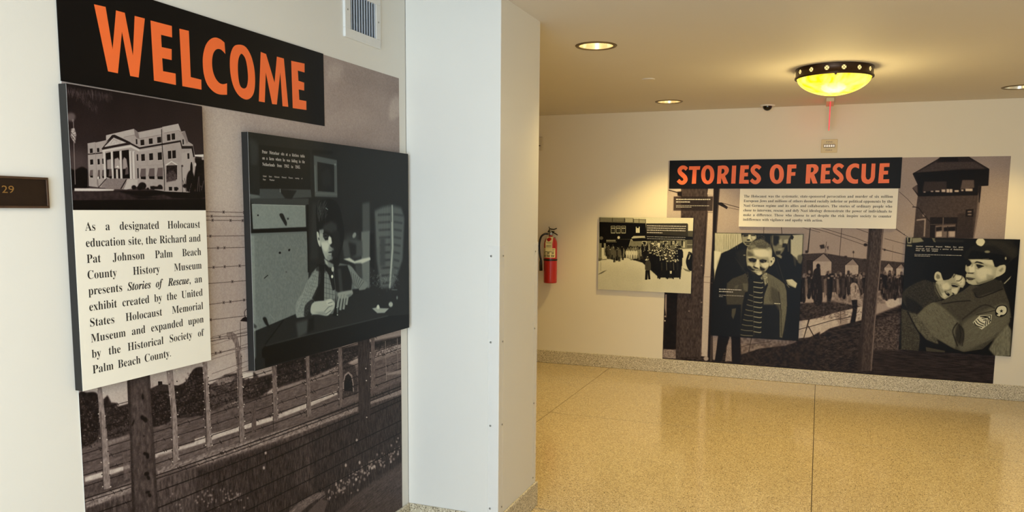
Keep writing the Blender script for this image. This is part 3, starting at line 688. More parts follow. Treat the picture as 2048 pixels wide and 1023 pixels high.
    for _ in range(130):
        x = random.uniform(960, 1210); y = random.gauss(300-abs(x-1060)*.05, 34); A.L(random.uniform(70, 150), 3, x, y, x+random.uniform(-14, 14), y+random.uniform(-22, 22), b=1, a=.55)
    A.L(100, 6, 1150,375,1190,375, b=2); A.E(110, 1190, 435, 6, 14, b=3)
    # scratches on the door
    A.E(16, 302, 95, 9); A.E(16, 372, 75, 7, 9); A.L(20, 6, 184,288,212,264); A.E(60, 350, 240, 5, b=1)
    A.P(20, 172,592,196,584,214,630,226,664,196,640, b=3, sm=1); A.P(52, 104,628,128,650,122,668,104,662, b=3); A.L(150, 5, 228,562,264,606, b=3, a=.5)
    # head
    A.z(585, 380, 3.656)
    A.P(19, 175,115,200,80,260,62,315,80,345,130,366,220,378,310,368,400,348,470,342,540,300,575,246,525,215,430,190,380,178,300,172,200, b=3, sm=1)
    A.P(46, 214,288,232,252,285,226,322,250,326,300,292,318,256,300, b=10)
    A.P(150, 196,284,212,292,226,288,224,340,240,368,262,362,268,330,283,348,289,386,274,406,292,426,288,444,286,470,284,494,266,516,240,502,222,455,210,404,197,372, b=3)
    A.P(186, 206,380,250,376,268,390,262,430,246,452,228,440,214,410, b=8); A.P(196, 262,340,282,346,286,384,272,398,262,380, b=5)
    A.P(112, 196,284,226,286,224,312,200,316, b=6, a=.8); A.E(40, 241, 331, 17, 19, b=6); A.L(14, 5, 222,318,240,310,258,318, b=2, sm=1); A.E(12, 242, 334, 9, 6, b=2); A.L(96, 3, 230,346,252,344, b=2, a=.8)
    A.P(29, 292,296,340,300,352,400,330,480,300,505,288,440,296,380, b=10, a=.9)
    A.P(118, 266,414,300,424,302,440,268,444, b=5, a=.9); A.P(34, 272,398,290,398,294,414,276,408, b=4); A.P(60, 262,452,282,446,294,452,284,460,268,459, b=2); A.L(34, 3.5, 262,456,280,452,294,455, sm=1, b=1.5); A.P(92, 262,474,288,472,286,480,266,481, b=3, a=.8); A.L(120, 4, 262,474,282,482, b=3, a=.8); A.P(124, 248,482,296,486,290,508,258,514, b=6, a=.9)
    A.P(176, 177,308,188,308,196,338,206,404,197,410,183,372, b=2, sm=1); A.P(44, 186,345,196,350,197,368,189,362, b=3)
    A.P(118, 230,498,262,520,300,542,298,572,262,562,238,536, b=5); A.P(168, 232,502,250,516,262,548,246,540, b=4, a=.8); A.P(18, 175,545,220,528,246,545,262,566,240,600,170,590, b=4, a=.7)
    for _ in range(46):
        x = random.uniform(178, 246); y = random.uniform(95, 200); A.L(random.uniform(44, 88), 3, x+12, y-24, x, y, x-1, y+34, sm=1, b=2, a=.5)
    A.P(20, 196,236,240,200,300,190,260,226,225,250,205,290,190,290, b=5, a=.8); A.L(170, 4, 243,130,258,142, b=2)
    A.P(168, 288,562,301,562,301,592,288,592, b=1.5, sm=1)
    A.grain(2.5, 2); return A
R_COOL = [(0, 2, 2, 2), (10, 8, 8, 8), (29, 29, 31, 31), (70, 72, 78, 78), (120, 122, 132, 128), (180, 196, 204, 190), (255, 244, 248, 232)]
# ================= mural on the back wall: camp with watch tower
def art_mural_back():
    A = Art(1, YW, (-1.351, 1.414), (0.129, 2.006), 440, 166)
    A.fill([np.array([(0, 0), (A.W, 0), (A.W, A.H), (0, A.H)])], lambda u, v: 164-28*u, tex=4, cell=60)
    A.z(1600, 440, 3.009)
    A.P(40, -900,560,-400,560,0,600,180,560,380,600,640,540,1200,560,1200,1050,-900,1000, b=3, tex=26, cell=(9,4))
    # barracks
    A.P(52, -60,215,-20,205,120,198,160,200,290,222,400,235,640,255,640,420,-60,440, b=1, tex=10); A.P(34, 40,240,80,240,80,330,40,330)
    for x0, x1, xp, yt, yb, ye in ((78,190,142,200,332,248),(272,352,318,232,330,270),(508,560,535,258,330,285),(580,632,610,262,350,290)):
        A.P(158, x0, ye, xp, yt, x1, ye, x1-2, yb, x0, yb, b=.6, tex=5); A.P(128, x0, ye, xp, yt, x1, ye, b=.6); A.L(40, 5, x0-4, ye+2, xp, yt-2, x1+4, ye+4)
    for x, y in ((40,190),(275,222),(390,240),(560,258)): A.P(40, x-8,y-8,x+8,y-8,x+8,y+8,x-8,y+8, b=1)
    A.P(40, 118,150,145,145,150,168,125,172, b=1.5); A.L(60, 3, 160,130,150,205); A.L(120, 3, 150,150,165,210); A.P(50, 162,160,172,155,170,182, b=1); A.L(70, 2, 322,185,322,230); A.E(50, 322, 192, 5, 8, b=1)
    # ground, road
    A.P(118, 160,455,400,440,620,400,620,470,560,500,160,500, b=5, tex=30, cell=6)
    A.P(46, -20,500,200,490,380,520,400,560,-20,610, b=5, tex=22, cell=6)
    A.P(172, -120,622,-30,610,100,590,200,560,380,515,380,600,260,628,180,650,100,700,-30,712,-120,724, b=2, tex=12, cell=5)
    A.P(120, 200,560,270,545,290,620,240,635, b=4, a=.6); A.P(176, 510,480,560,470,620,462,620,505,560,530,525,520, b=3, tex=12); A.P(50, 480,430,620,425,620,465,500,478, b=4, tex=16)
    A.L(30, 5, 20,720,52,600,70,560, a=.9); A.L(44, 6, 50,636,88,705); A.L(40, 4, -20,660,60,640,200,600,340,575); A.L(50, 3, 245,520,245,620)
    # people row
    for _ in range(60):
        x = random.choice((random.uniform(-50, 190), random.uniform(190, 385), random.uniform(480, 620))); h = random.uniform(110, 160) if x < 190 else random.uniform(80, 120)
        y0 = 345+random.uniform(-22, 22); g = random.uniform(14, 42)
        A.P(g, x-11,y0,x+11,y0,x+15,y0+h*.4,x+9,y0+h,x-9,y0+h,x-15,y0+h*.4, b=1, sm=1); A.E(random.uniform(40, 130), x, y0-12, 8, 11, b=1)
    for x, g in ((38,110),(100,120),(118,175),(152,110),(228,120),(260,60),(172,30)): A.P(g, x-8,350,x+8,350,x+9,440,x-7,470, b=2, a=.8)
    A.P(26, 78,330,95,290,120,285,125,330,135,420,130,500,85,500, b=1.5, sm=1); A.E(20, 110, 276, 12, 15, b=1)
    A.P(150, 303,395,325,375,350,395,372,490,360,500,345,480,320,520,308,480, b=2, sm=1, tex=20); A.P(16, 310,480,345,478,345,530,332,620,300,625,318,540, b=1); A.E(50, 335, 352, 12, 17, b=1); A.P(100, 345,340,365,335,370,420,352,400, b=3, a=.8)
    for _ in range(150):
        x = random.choice((random.uniform(-50, 190), random.uniform(190, 385), random.uniform(485, 620))); y = random.uniform(335, 450); A.L(random.choice((84, 110, 140, 12, 12)), random.uniform(2, 5), x, y, x+random.uniform(-4, 4), y+random.uniform(12, 40), b=1, a=.6)
    for _ in range(60):
        x = random.choice((random.uniform(-50, 190), random.uniform(190, 385), random.uniform(485, 620))); A.E(random.choice((20, 110, 130)), x, random.uniform(322, 350), 5, 6, b=.8, a=.8)
    A.strokes(20, 160, -60, 390, 500, 600, 30, 4, ang=-12, jit=25, a=.5); A.strokes(110, 120, -60, 390, 480, 600, 16, 3, ang=-12, jit=25, a=.4)
    # foreground rubble
    A.P(34, 100,700,260,635,380,600,620,505,640,900,-500,950,-500,760,0,750, b=6, tex=22, cell=(10,4)); A.strokes(105, 220, -300, 620, lambda x: 740-.25*x if x < 560 else 620, 900, 60, 2.5, ang=-25, jit=14, a=.45)
    A.strokes(12, 200, -450, 1200, lambda x: 740, 1000, 70, 5, ang=-18, jit=14, a=.6)
    A.P(80, 448,640,500,590,600,560,640,600,640,760,560,800,470,850,430,800, b=14, tex=50, cell=4, a=.6, sm=1)
    A.strokes(150, 120, 445, 610, 640, 840, 16, 3, ang=10, jit=30, a=.4); A.strokes(120, 200, 60, 360, 700, 900, 16, 4, ang=10, jit=40, a=.25)
    A.P(38, 440,780,1200,790,1200,1000,440,930, b=6, tex=14, cell=(20,3))
    # wires
    for c in ((-170,-20,160,70,390,150,620,205),(-60,-10,330,105,510,175,640,210),(340,50,410,75),(510,110,640,145),(570,50,640,95)): A.L(60, 2.6, *c)
    A.L(36, 4, 62,40,45,195); A.L(50, 3, 252,40,235,250); A.L(110, 2, 560,150,555,240); A.E(30, 395, 148, 12, 9, b=1); A.E(30, 510, 178, 6, b=1)
    # thick leaning post
    A.P(58, 416,40,505,40,480,320,455,600,425,905,350,910,370,600,398,300, b=.8, tex=18, cell=(3,8)); A.L(118, 6, 500,40,478,330,450,610,428,905, b=1); A.P(34, 416,40,432,40,398,500,370,905,350,908,372,600, b=3, a=.6)
    A.P(40, 355,700,375,705,360,900,345,905, b=2)
    # left part
    A.z(1320, 370, 2.842)
    A.P(60, 20,600,120,600,100,1000,15,990, b=2, tex=20, cell=6); A.P(16, 30,600,100,600,92,930,20,935, b=3, tex=8, cell=10); A.P(150, 30,620,38,620,36,760,28,700, b=1.5); A.P(132, 20,930,88,935,90,985,15,980, b=2, tex=26, cell=4); A.E(160, 30, 745, 5, b=1); A.E(200, 28, 770, 4)
    A.P(178, 240,150,305,150,270,975,232,970, b=1, tex=4)
    A.P(56, 120,0,275,0,262,200,250,500,234,975,90,980,100,600,118,300, b=1, tex=16, cell=(4,9)); A.P(30, 262,140,272,150,252,500,240,540,250,300, b=2, a=.8)
    for _ in range(40): A.E(random.choice((100, 84, 30)), random.uniform(110, 250), random.uniform(60, 960), random.uniform(1.5, 4), random.uniform(2, 8), b=1.5, a=.5)
    for x, y in ((165,715),(236,665),(240,750),(235,455)): A.E(150, x, y, 3.5, b=.7)
    A.P(22, 305,15,340,15,322,270,305,500,300,1000,272,1000,285,560,298,300, b=1); A.L(70, 4, 336,20,318,270, a=.7); A.P(60, 288,850,300,850,296,1000,284,1000)
    A.P(178, 275,15,303,15,302,55,268,52, b=.6); A.P(190, 50,25,115,22,120,30,100,32, b=1); A.L(34, 5, 50,28,100,42,120,60, b=.6); A.P(20, 98,38,125,35,125,65,100,60, b=1)
    A.P(26, 322,98,350,98,386,124,380,136,360,125,330,110); A.L(40, 3, 350,100,460,130); A.L(60, 2, 360,122,450,140); A.L(60, 2.4, 235,150,300,156); A.L(80, 2, 245,520,305,522,a=.8); A.L(80, 2, 245,550,300,556)
    A.P(170, 300,500,310,300,318,290,312,860,300,850, a=0)
    A.P(16, 325,840,395,850,350,990,310,1000, b=1); A.P(16, 405,850,455,860,455,1010,415,1010, b=1); A.P(140, 300,850,325,850,322,930,312,990,300,990, b=1.5, tex=12); A.P(130, 392,860,405,860,412,1000,370,1000, b=2, tex=20)
    A.E(160, 262, 985, 14, 12, b=1.5)
    # light paper caption panel on the mural (dark, translucent)
    A.P(28, 78,64,302,64,298,146,76,144, b=1, a=.8)
    A.z(1400, 450, 3.53)
    A.P(16, 130,780,210,790,180,860,150,960,105,960, b=1.5); A.P(16, 220,790,285,790,288,960,225,960, b=1.5); A.P(140, 95,780,128,780,104,950,94,950, b=2, tex=10); A.P(130, 190,850,222,800,220,950,180,955, b=2, tex=20)
    A.P(110, 285,785,420,790,700,800,640,860,400,880,290,910, b=4, tex=30, cell=7); pass
    A.P(34, 300,920,420,870,600,850,760,800,847,750,847,1000,300,960, b=4, tex=20, cell=6); A.L(46, 4, 365,785,340,920); A.L(50, 3, 280,860,360,840,500,820); A.L(46, 4, 775,660,735,790)
    A.L(50, 3, 452,10,450,60); A.L(40, 4, 575,15,578,60); A.L(46, 4, 778,20,765,190); A.L(60, 2.5, 700,10,847,50)
    # watch tower
    A.z(1790, 300, 5.116)
    A.P(30, 470,66,755,66,965,190,955,362,880,368,862,470,800,900,190,900,235,470,215,440,178,390,232,352,180,240,440,90, b=1)
    A.P(58, 430,110,800,110,930,190,700,190,200,238,330,170, b=10, tex=6); A.P(18, 470,66,755,66,820,115,420,125, b=5, a=.8); A.P(50, 640,70,750,70,800,110,650,120, b=4, a=.5)
    A.P(10, 190,232,700,200,965,195,955,362,850,365,845,460,240,470,235,330, b=3)
    A.P(44, 300,320,530,318,530,400,280,430, b=5); A.P(74, 690,305,810,305,812,385,670,400, b=3)
    for x, y, w, h in ((303,428,22,10),(380,422,26,12),(435,420,44,16),(497,415,40,28),(558,415,62,36),(632,418,44,20),(690,410,24,16),(758,406,74,26)): A.P(168, x-w/2,y-h/2,x+w/2,y-h/2,x+w/2,y+h/2,x-w/2,y+h/2, b=2)
    A.L(26, 4, 558,390,558,435); A.P(54, 235,475,850,462,800,900,190,900,215,600, b=2, tex=7, cell=5); A.P(34, 640,650,810,640,795,900,630,900, b=8, a=.7); A.P(78, 178,388,228,352,232,440, b=2)
    A.P(88, 848,465,880,370,885,400,855,660,810,900,800,900, b=3, a=.8); A.P(22, 860,370,885,370,866,540,858,530, b=1)
    A.P(20, 725,608,805,600,800,680,722,680, b=1); A.P(110, 745,622,785,620,784,636,744,636, b=2); A.P(110, 745,652,785,652,784,666,744,666, b=2)
    A.P(22, 360,685,645,685,625,900,355,900, b=2); A.P(96, 415,770,620,760,618,895,410,895, b=2); A.P(20, 420,790,480,780,480,820,420,830, b=2); A.P(16, 500,790,620,780,618,825,500,830, b=2); A.L(84, 10, 495,690,488,895); A.L(30, 9, 540,780,535,895); A.L(70, 6, 365,760,625,755); A.P(160, 425,835,480,830,480,885,420,888, b=2); A.P(150, 555,830,615,830,612,885,555,885, b=2)
    A.L(140, 14, 225,715,310,705,300,880, b=2); A.E(120, 295, 665, 14, 16, b=2); A.L(30, 8, 180,580,240,590,280,640,370,745, sm=1, b=1); A.L(60, 9, 355,760,350,890, b=1)
    A.L(62, 4, 45,425,130,500,200,580); A.L(64, 4, 10,800,90,860,150,900); A.E(50, 95, 862, 6)
    A.grain(5, 2); return A
# ================= crowd photograph
def art_crowd():
    A = Art(1, YBd-.0006, (-2.000, -1.100), (0.772, 1.478), 620, 190)
    A.z(1185, 425, 6.019)
    A.P(196, 60,560,300,540,1200,430,1220,990,40,950, b=12, tex=5, cell=40)
    A.P(168, 60,600,600,640,620,960,40,930, b=60, a=.5)
    A.P(205, 640,60,1230,60,1220,225,640,220)
    # buildings
    A.P(84, 85,55,640,80,640,125,85,110, b=1, tex=6); A.P(150, 395,60,490,64,490,115,395,112, b=1); A.P(140, 500,75,640,85,640,125,500,120, b=1); A.P(120, 90,60,385,60,385,105,90,105, b=1, a=.6)
    for x in (85, 240, 385, 490, 560, 640): A.L(30, 5, x, 58+max(0, x-380)*.08, x, 125)
    A.L(120, 5, 85,58,490,66); A.L(110, 5, 495,78,640,88); A.L(110, 6, 85,108,640,126)
    A.P(13, 82,110,640,128,650,300,480,320,82,320, b=1, tex=4)
    for x in (222, 285, 348): A.P(158, x,158,x+52,158,x+52,248,x,248); A.P(16, x+6,164,x+46,164,x+46,180,x+6,180); A.P(22, x+6,192,x+46,192,x+46,238,x+6,238); A.L(130, 3, x+26,160,x+26,246)
    A.P(205, 522,168,568,168,568,242,522,242); A.P(16, 530,168,558,168,556,185,532,185); A.L(120, 2, 545,190,545,240)
    A.P(170, 470,300,495,280,632,278,632,300,470,310, b=1); A.L(100, 3, 82,318,480,318)
    A.P(76, 1150,218,1218,218,1215,295,1150,295); A.P(18, 640,250,1215,290,1212,330,490,345,470,312,640,305, b=1)
    A.P(10, 82,315,460,320,430,420,82,420, b=2); A.P(120, 165,325,280,325,280,345,165,345, b=1); A.L(170, 3, 165,352,290,352); A.E(190, 315, 298, 16, 18, b=2); A.E(84, 105, 305, 24, 22, b=2); A.P(110, 82,365,110,365,110,540,76,540, b=2); A.P(130, 135,365,160,365,165,510,140,515, b=2)
    A.P(112, 465,320,490,345,1212,325,1210,430,1000,440,700,430,430,420, b=1.5, tex=8, cell=10)
    A.P(20, 605,350,640,350,640,420,605,420); A.L(180, 7, 600,345,648,345,648,420); A.L(180, 6, 598,345,598,420)
    for x in (705, 775): A.P(210, x,360,x+36,360,x+36,420,x,420, b=.6); A.P(20, x+3,335,x+14,335,x+14,362,x+3,362); A.P(20, x+20,335,x+32,335,x+32,362,x+20,362)
    A.P(20, 862,345,895,345,893,445,865,445); A.L(185, 7, 855,342,855,440); A.L(185, 7, 902,342,900,440); A.L(180, 5, 855,342,905,342)
    A.P(22, 942,340,960,340,955,400,940,410, b=1); A.P(20, 990,335,1010,335,995,400, b=1); A.P(180, 965,345,985,345,985,395,960,395, b=2); A.P(180, 1005,380,1030,340,1020,400,985,405, b=1.5); A.P(16, 1018,375,1038,375,1036,435,1018,435, b=1)
    A.P(20, 1070,335,1090,335,1085,400,1072,400); A.P(180, 1095,350,1112,350,1112,420,1090,420, b=1.5); A.P(84, 1140,330,1210,325,1208,425,1140,425, b=2); A.L(190, 4, 1140,385,1212,385)
    # crowd
    def fig(x, y, h, g, gh):
        w = h*.105; A.P(g, x-w*.7,y-h*.82,x+w*.7,y-h*.82,x+w*1.2,y-h*.7,x+w*1.25,y-h*.42,x+w*.8,y-h*.4,x+w*.75,y,x+w*.15,y,x,y-h*.36,x-w*.15,y,x-w*.75,y,x-w*.8,y-h*.4,x-w*1.25,y-h*.42,x-w*1.2,y-h*.7, b=1.2)
        A.E(gh, x, y-h*.885, h*.05, h*.062, b=.8); A.P(g*.5, x-h*.05,y-h*.9,x-h*.04,y-h*.96,x+h*.04,y-h*.96,x+h*.05,y-h*.9, b=.5); A.L(g*.6 if g > 60 else g+34, 3, x-w*.3, y-h*.75, x-w*.2, y-h*.45, b=1, a=.6)
    A.P(22, 160,400,600,410,720,420,1060,480,1075,600,1060,780,800,780,700,690,600,600,420,545,330,540,300,580,230,560,165,510, b=5, tex=12, cell=6)
    for _ in range(70): x = random.uniform(165, 640); fig(x, random.uniform(500, 560)+.05*(x-165), random.uniform(110, 135), random.choice((18, 40, 90, 120, 60, 140)), random.choice((30, 120, 160)))
    for x in (412, 440, 470, 500, 526): fig(x, 545+x*.02, 122, 200+random.uniform(-20,10), 120)
    for x, y in ((265,595),(325,585),(240,560)): fig(x, y, 170, 84, 60); A.L(16, 12, x-4, y-50, x-6, y)
    for _ in range(150):
        t = random.random(); x = 600+t*460; y = 540+random.uniform(-60, 40)*1.0; fig(x, y, 130, random.choice((16, 24, 50, 100, 150)), random.choice((180, 200, 150, 40)))
    for _ in range(70): x = random.uniform(690, 1060); fig(x, random.uniform(560, 640), 150, random.choice((10, 16, 30, 60)), random.choice((190, 205, 150)))
    for _ in range(60): A.E(random.choice((190, 205, 150)), random.uniform(640, 1060), random.uniform(450, 590), random.uniform(5, 10), random.uniform(6, 11), b=1)
    for x, y, g in ((700,690,14),(745,700,10),(800,790,12),(780,720,14),(850,770,20),(900,790,16),(945,790,26),(970,780,12),(1040,780,22),(1060,640,12)): fig(x, y, 240, g, 150)
    for x, g in ((830,60),(890,110),(945,40),(975,120),(1020,50)): A.L(g, 10, x, 600, x+4, 690, b=2, a=.7)
    A.P(190, 930,700,955,700,952,735,932,732, b=1)
    for x in (800, 895, 965, 1045): A.L(20, 14, x, 760, x+8, 795, b=1)
    fig(668, 800, 275, 62, 120); A.L(14, 26, 650,700,645,800); A.L(12, 24, 675,700,685,795); A.E(190, 640, 812, 20, 6, b=2, a=.6)
    A.P(200, 720,720,760,780,790,800,740,800,700,740, b=4, a=.7)
    A.P(12, 1140,520,1165,480,1200,500,1200,680,1160,690,1125,600, b=1.5, sm=1); A.E(60, 1165, 485, 14, 18, b=1); A.L(180, 12, 1158,560,1175,510, b=1.5); A.P(110, 1085,665,1160,690,1180,715,1120,700, b=3)
    A.P(70, 75,735,130,705,175,690,110,730,65,745, b=3); A.L(60, 7, 75,570,170,560, b=2); A.L(120, 4, 100,590,100,700); A.P(70, 75,540,120,545,95,580,70,580, b=3, a=.8)
    A.P(26, 645,128,1140,128,1150,140,1150,290,642,290, a=.86, b=.6)
    A.grain(6, 2); return A
R_OLIVE = [(0, 2, 1, 1), (16, 10, 8, 6), (60, 62, 58, 48), (120, 126, 124, 104), (190, 206, 202, 176), (255, 246, 244, 226)]
# ================= smiling boy
def art_smile():
    A = Art(1, YBd-.0006, (-0.903, -0.1315), (0.388, 1.3465), 620, 16)
    A.z(1400, 450, 3.53)
    A.P(170, 105,55,290,58,300,120,180,190,110,330,100,420, b=2, tex=12, cell=(3,20)); A.P(175, 640,70,728,65,722,200,690,250,640,200, b=4, tex=5); A.P(90, 690,215,722,215,715,270,690,260, b=5, sm=1); A.P(210, 100,180,150,190,120,260,108,360,98,300, b=4)
    for k in range(7): A.L(100, 3, 170+k*16, 65, 168+k*16, 170, a=.7)
    # two men behind
    A.P(17, 95,420,110,330,150,200,180,185,270,165,300,130,335,140,330,330,260,360,200,390,190,470,170,780,95,770, b=2, sm=0); A.P(34, 250,190,330,160,325,280,300,330,270,260, b=6, a=.7); A.L(56, 4, 245,225,320,330, b=2, a=.6)
    A.P(14, 510,160,590,170,650,210,680,290,690,400,700,800,600,800,560,420,500,330, b=2); A.L(60, 4, 545,240,590,390,610,410, b=1.5, a=.8); A.L(44, 3, 520,240,560,360, b=1.5, a=.7); A.P(70, 655,215,680,230,676,295,665,280, b=4, a=.7)
    A.z(1470, 460, 7.869)
    A.z(1480, 465, 9.74)
    A.P(132, 45,60,70,38,290,38,318,110,250,170,210,240,140,262,66,205,40,130, b=7, sm=1); A.P(190, 165,40,205,44,212,120,240,150,200,160,150,120, b=7); A.P(176, 215,70,290,60,310,110,250,150, b=9); A.P(40, 70,40,160,36,160,64,90,80,60,70, b=6); A.P(44, 210,40,300,42,290,66,220,60, b=5)
    A.E(26, 165, 142, 34, 14, b=5); A.P(36, 84,178,150,184,224,180,216,198,150,204,96,200, b=5); A.P(30, 110,215,190,210,180,236,130,238, b=6)
    A.z(1470, 460, 7.869)
    A.P(20, 340,60,400,100,480,170,540,200,560,60, b=4); A.strokes(120, 60, 345, 470, 75, 160, 36, 5, ang=35, jit=12, a=.4)
    A.P(24, 560,65,905,65,880,130,840,180,790,320,720,390,640,400,590,350,560,220, b=5); A.P(112, 580,80,880,80,840,150,790,250,760,330,720,380,640,390,600,300,575,180, b=10); A.P(22, 600,75,700,90,690,200,640,250,600,230, b=14); A.P(160, 770,150,840,140,830,220,770,210, b=8); A.P(150, 690,160,730,130,750,230,700,230, b=8); A.P(26, 750,210,810,210,790,270,740,270, b=8); A.P(140, 670,290,750,285,730,315,680,312, b=5); A.P(130, 640,400,700,380,740,410,730,450, b=6); A.P(30, 640,330,720,330,710,380,640,380, b=10)
    A.P(14, 875,95,905,80,925,110,905,150,880,140, b=4); A.L(150, 6, 560,90,565,240, b=4, a=.7); A.P(60, 820,210,850,200,850,340,830,340, b=5)
    # boy's head
    A.z(1480, 465, 9.74)
    A.P(140, 128,330,150,270,200,228,300,212,450,214,570,245,615,310,626,420,604,560,560,660,500,750,430,810,370,832,300,792,220,740,150,680,125,560,122,440, b=3, sm=1)
    A.P(88, 146,290,200,215,300,150,420,128,520,180,600,250,606,300,560,280,500,310,400,298,320,288,230,320,170,330, b=9, sm=1, tex=22, cell=4); A.P(74, 310,235,520,235,500,312,360,302, b=14, a=.8); A.P(130, 200,240,300,240,300,285,210,300, b=14, a=.7)
    A.P(204, 250,330,480,322,596,370,590,470,400,478,290,440, b=22); A.P(190, 560,320,618,340,612,500,570,560,550,480, b=14, a=.8)
    A.P(78, 146,350,220,390,275,440,220,468,140,450, b=16, a=.9)
    A.P(192, 150,470,230,466,330,490,300,500,160,500, b=9, a=.7)
    A.P(34, 160,505,240,490,322,515,326,556,275,582,190,562, b=8); A.P(40, 378,530,440,514,524,536,506,572,445,592,390,572, b=7)
    A.L(10, 12, 182,532,245,545,312,536, sm=1, b=4); A.L(10, 12, 388,546,440,554,505,550, sm=1, b=4); A.E(120, 232, 560, 20, 5, b=4, a=.7); A.E(176, 470, 566, 16, 5, b=3, a=.8); A.L(150, 8, 400,512,450,500,520,520, sm=1, b=4, a=.6)
    A.P(210, 328,520,366,520,376,600,390,660,384,694,330,690,288,655,310,600, b=9)
    A.P(176, 150,580,230,592,266,640,240,660,160,636, b=10); A.P(200, 400,605,520,580,566,590,556,650,500,690,440,660, b=11)
    A.P(32, 256,640,300,668,360,688,356,710,300,700,262,676, b=6); A.P(30, 138,648,196,652,246,700,290,724,240,740,160,704, b=9, sm=1); A.P(34, 388,650,430,680,492,708,456,742,410,738,384,704, b=6)
    A.P(150, 300,700,390,700,396,722,300,724, b=5, a=.8); A.L(40, 7, 276,728,330,732,402,724, sm=1, b=3); A.L(206, 12, 288,744,330,750,372,744, sm=1, b=4); A.L(70, 6, 300,762,370,764, b=4)
    A.P(34, 196,744,290,772,318,836,240,806, b=9); A.P(186, 316,772,400,758,442,776,404,820,352,828, b=9); A.P(60, 430,740,500,740,470,800,430,812, b=10, a=.7)
    A.P(22, 216,800,300,812,380,838,430,812,410,900,250,905, b=7); A.P(150, 396,884,488,772,512,790,430,924, b=7, a=.8)
    A.P(184, 584,510,636,476,672,488,676,548,634,622,582,654,572,610, b=3, sm=1); A.P(34, 596,540,628,550,604,596, b=5); A.P(54, 640,492,664,506,650,530, b=4); A.P(196, 632,474,672,486,670,500,640,490, b=3)
    A.strokes(130, 60, 330, 480, 110, 190, 40, 6, ang=35, jit=14, a=.35); A.E(150, 85, 438, 26, 12, b=5, a=.8)
    A.P(56, 430,860,500,790,560,860,560,1010,470,1000, b=6, tex=70, cell=3); A.P(44, 80,800,150,750,170,790,170,900,110,900, b=7, tex=50, cell=3, a=.8)
    A.z(1470, 460, 7.869)
    # jacket
    A.P(64, -20,770,120,700,170,680,200,760,215,860,200,960,100,1000,-20,1000, b=6, tex=6)
    A.P(96, 480,660,560,700,700,780,780,850,810,960,820,1200,700,1200,560,1150,520,800, b=5, tex=8)
    A.z(1400, 450, 3.53)
    A.P(62, 190,410,230,375,300,350,325,345,330,420,300,560,280,780,190,770,180,520, b=4, tex=6); A.P(100, 300,410,335,410,340,470,310,460, b=4, a=.7)
    A.P(98, 460,335,510,355,590,410,608,470,612,600,598,700,580,795,560,790,560,600,540,540,470,620,440,700,450,500,480,420, b=3, tex=7); A.P(60, 500,430,560,470,570,600,540,600,500,520, b=8, a=.7); A.L(44, 5, 555,470,572,600,575,780, b=2); A.L(210, 5, 525,552,565,554, b=.6); A.strokes(130, 40, 570, 610, 440, 780, 40, 2, ang=95, jit=5, a=.5); A.strokes(62, 50, 480, 560, 380, 560, 50, 3, ang=75, jit=6, a=.5)
    A.P(20, 440,560,530,560,560,620,560,790,430,790, b=5)
    # striped shirt
    A.P(24, 350,380,470,390,450,520,430,790,280,780,320,600, b=2)
    for k in range(11):
        y = 400+k*35; xl = 372-k*7; sp = 60-k*2
        A.L(178, 5.5, 378, y, 400+sp*.5, y+7, 445-k*1.5, y+3, sm=1, b=.8, a=.9)
        A.L(150, 5, xl-8-k*1.5, y+20, xl+10, y+27, 372, y+30, sm=1, b=.8, a=.75) if k > 1 else None
    A.L(90, 3, 378,440,380,780, a=.6); A.P(17, 100,480,180,480,190,560,290,560,285,790,95,770, b=4)
    A.P(88, 225,590,255,585,250,620,235,665,222,640, b=3, a=.8); A.P(150, 605,385,650,380,686,410,675,445,620,420, b=2); A.P(188, 610,385,650,382,684,410,674,440,640,420, b=3); A.L(110, 5, 612,418,630,440, b=1)
    A.P(90, 240,445,250,425,275,420,262,450, b=2, a=.7); A.P(150, 440,350,470,335,480,400,460,430, b=3, tex=60, cell=3, a=.8)
    A.grain(4, 2); return A
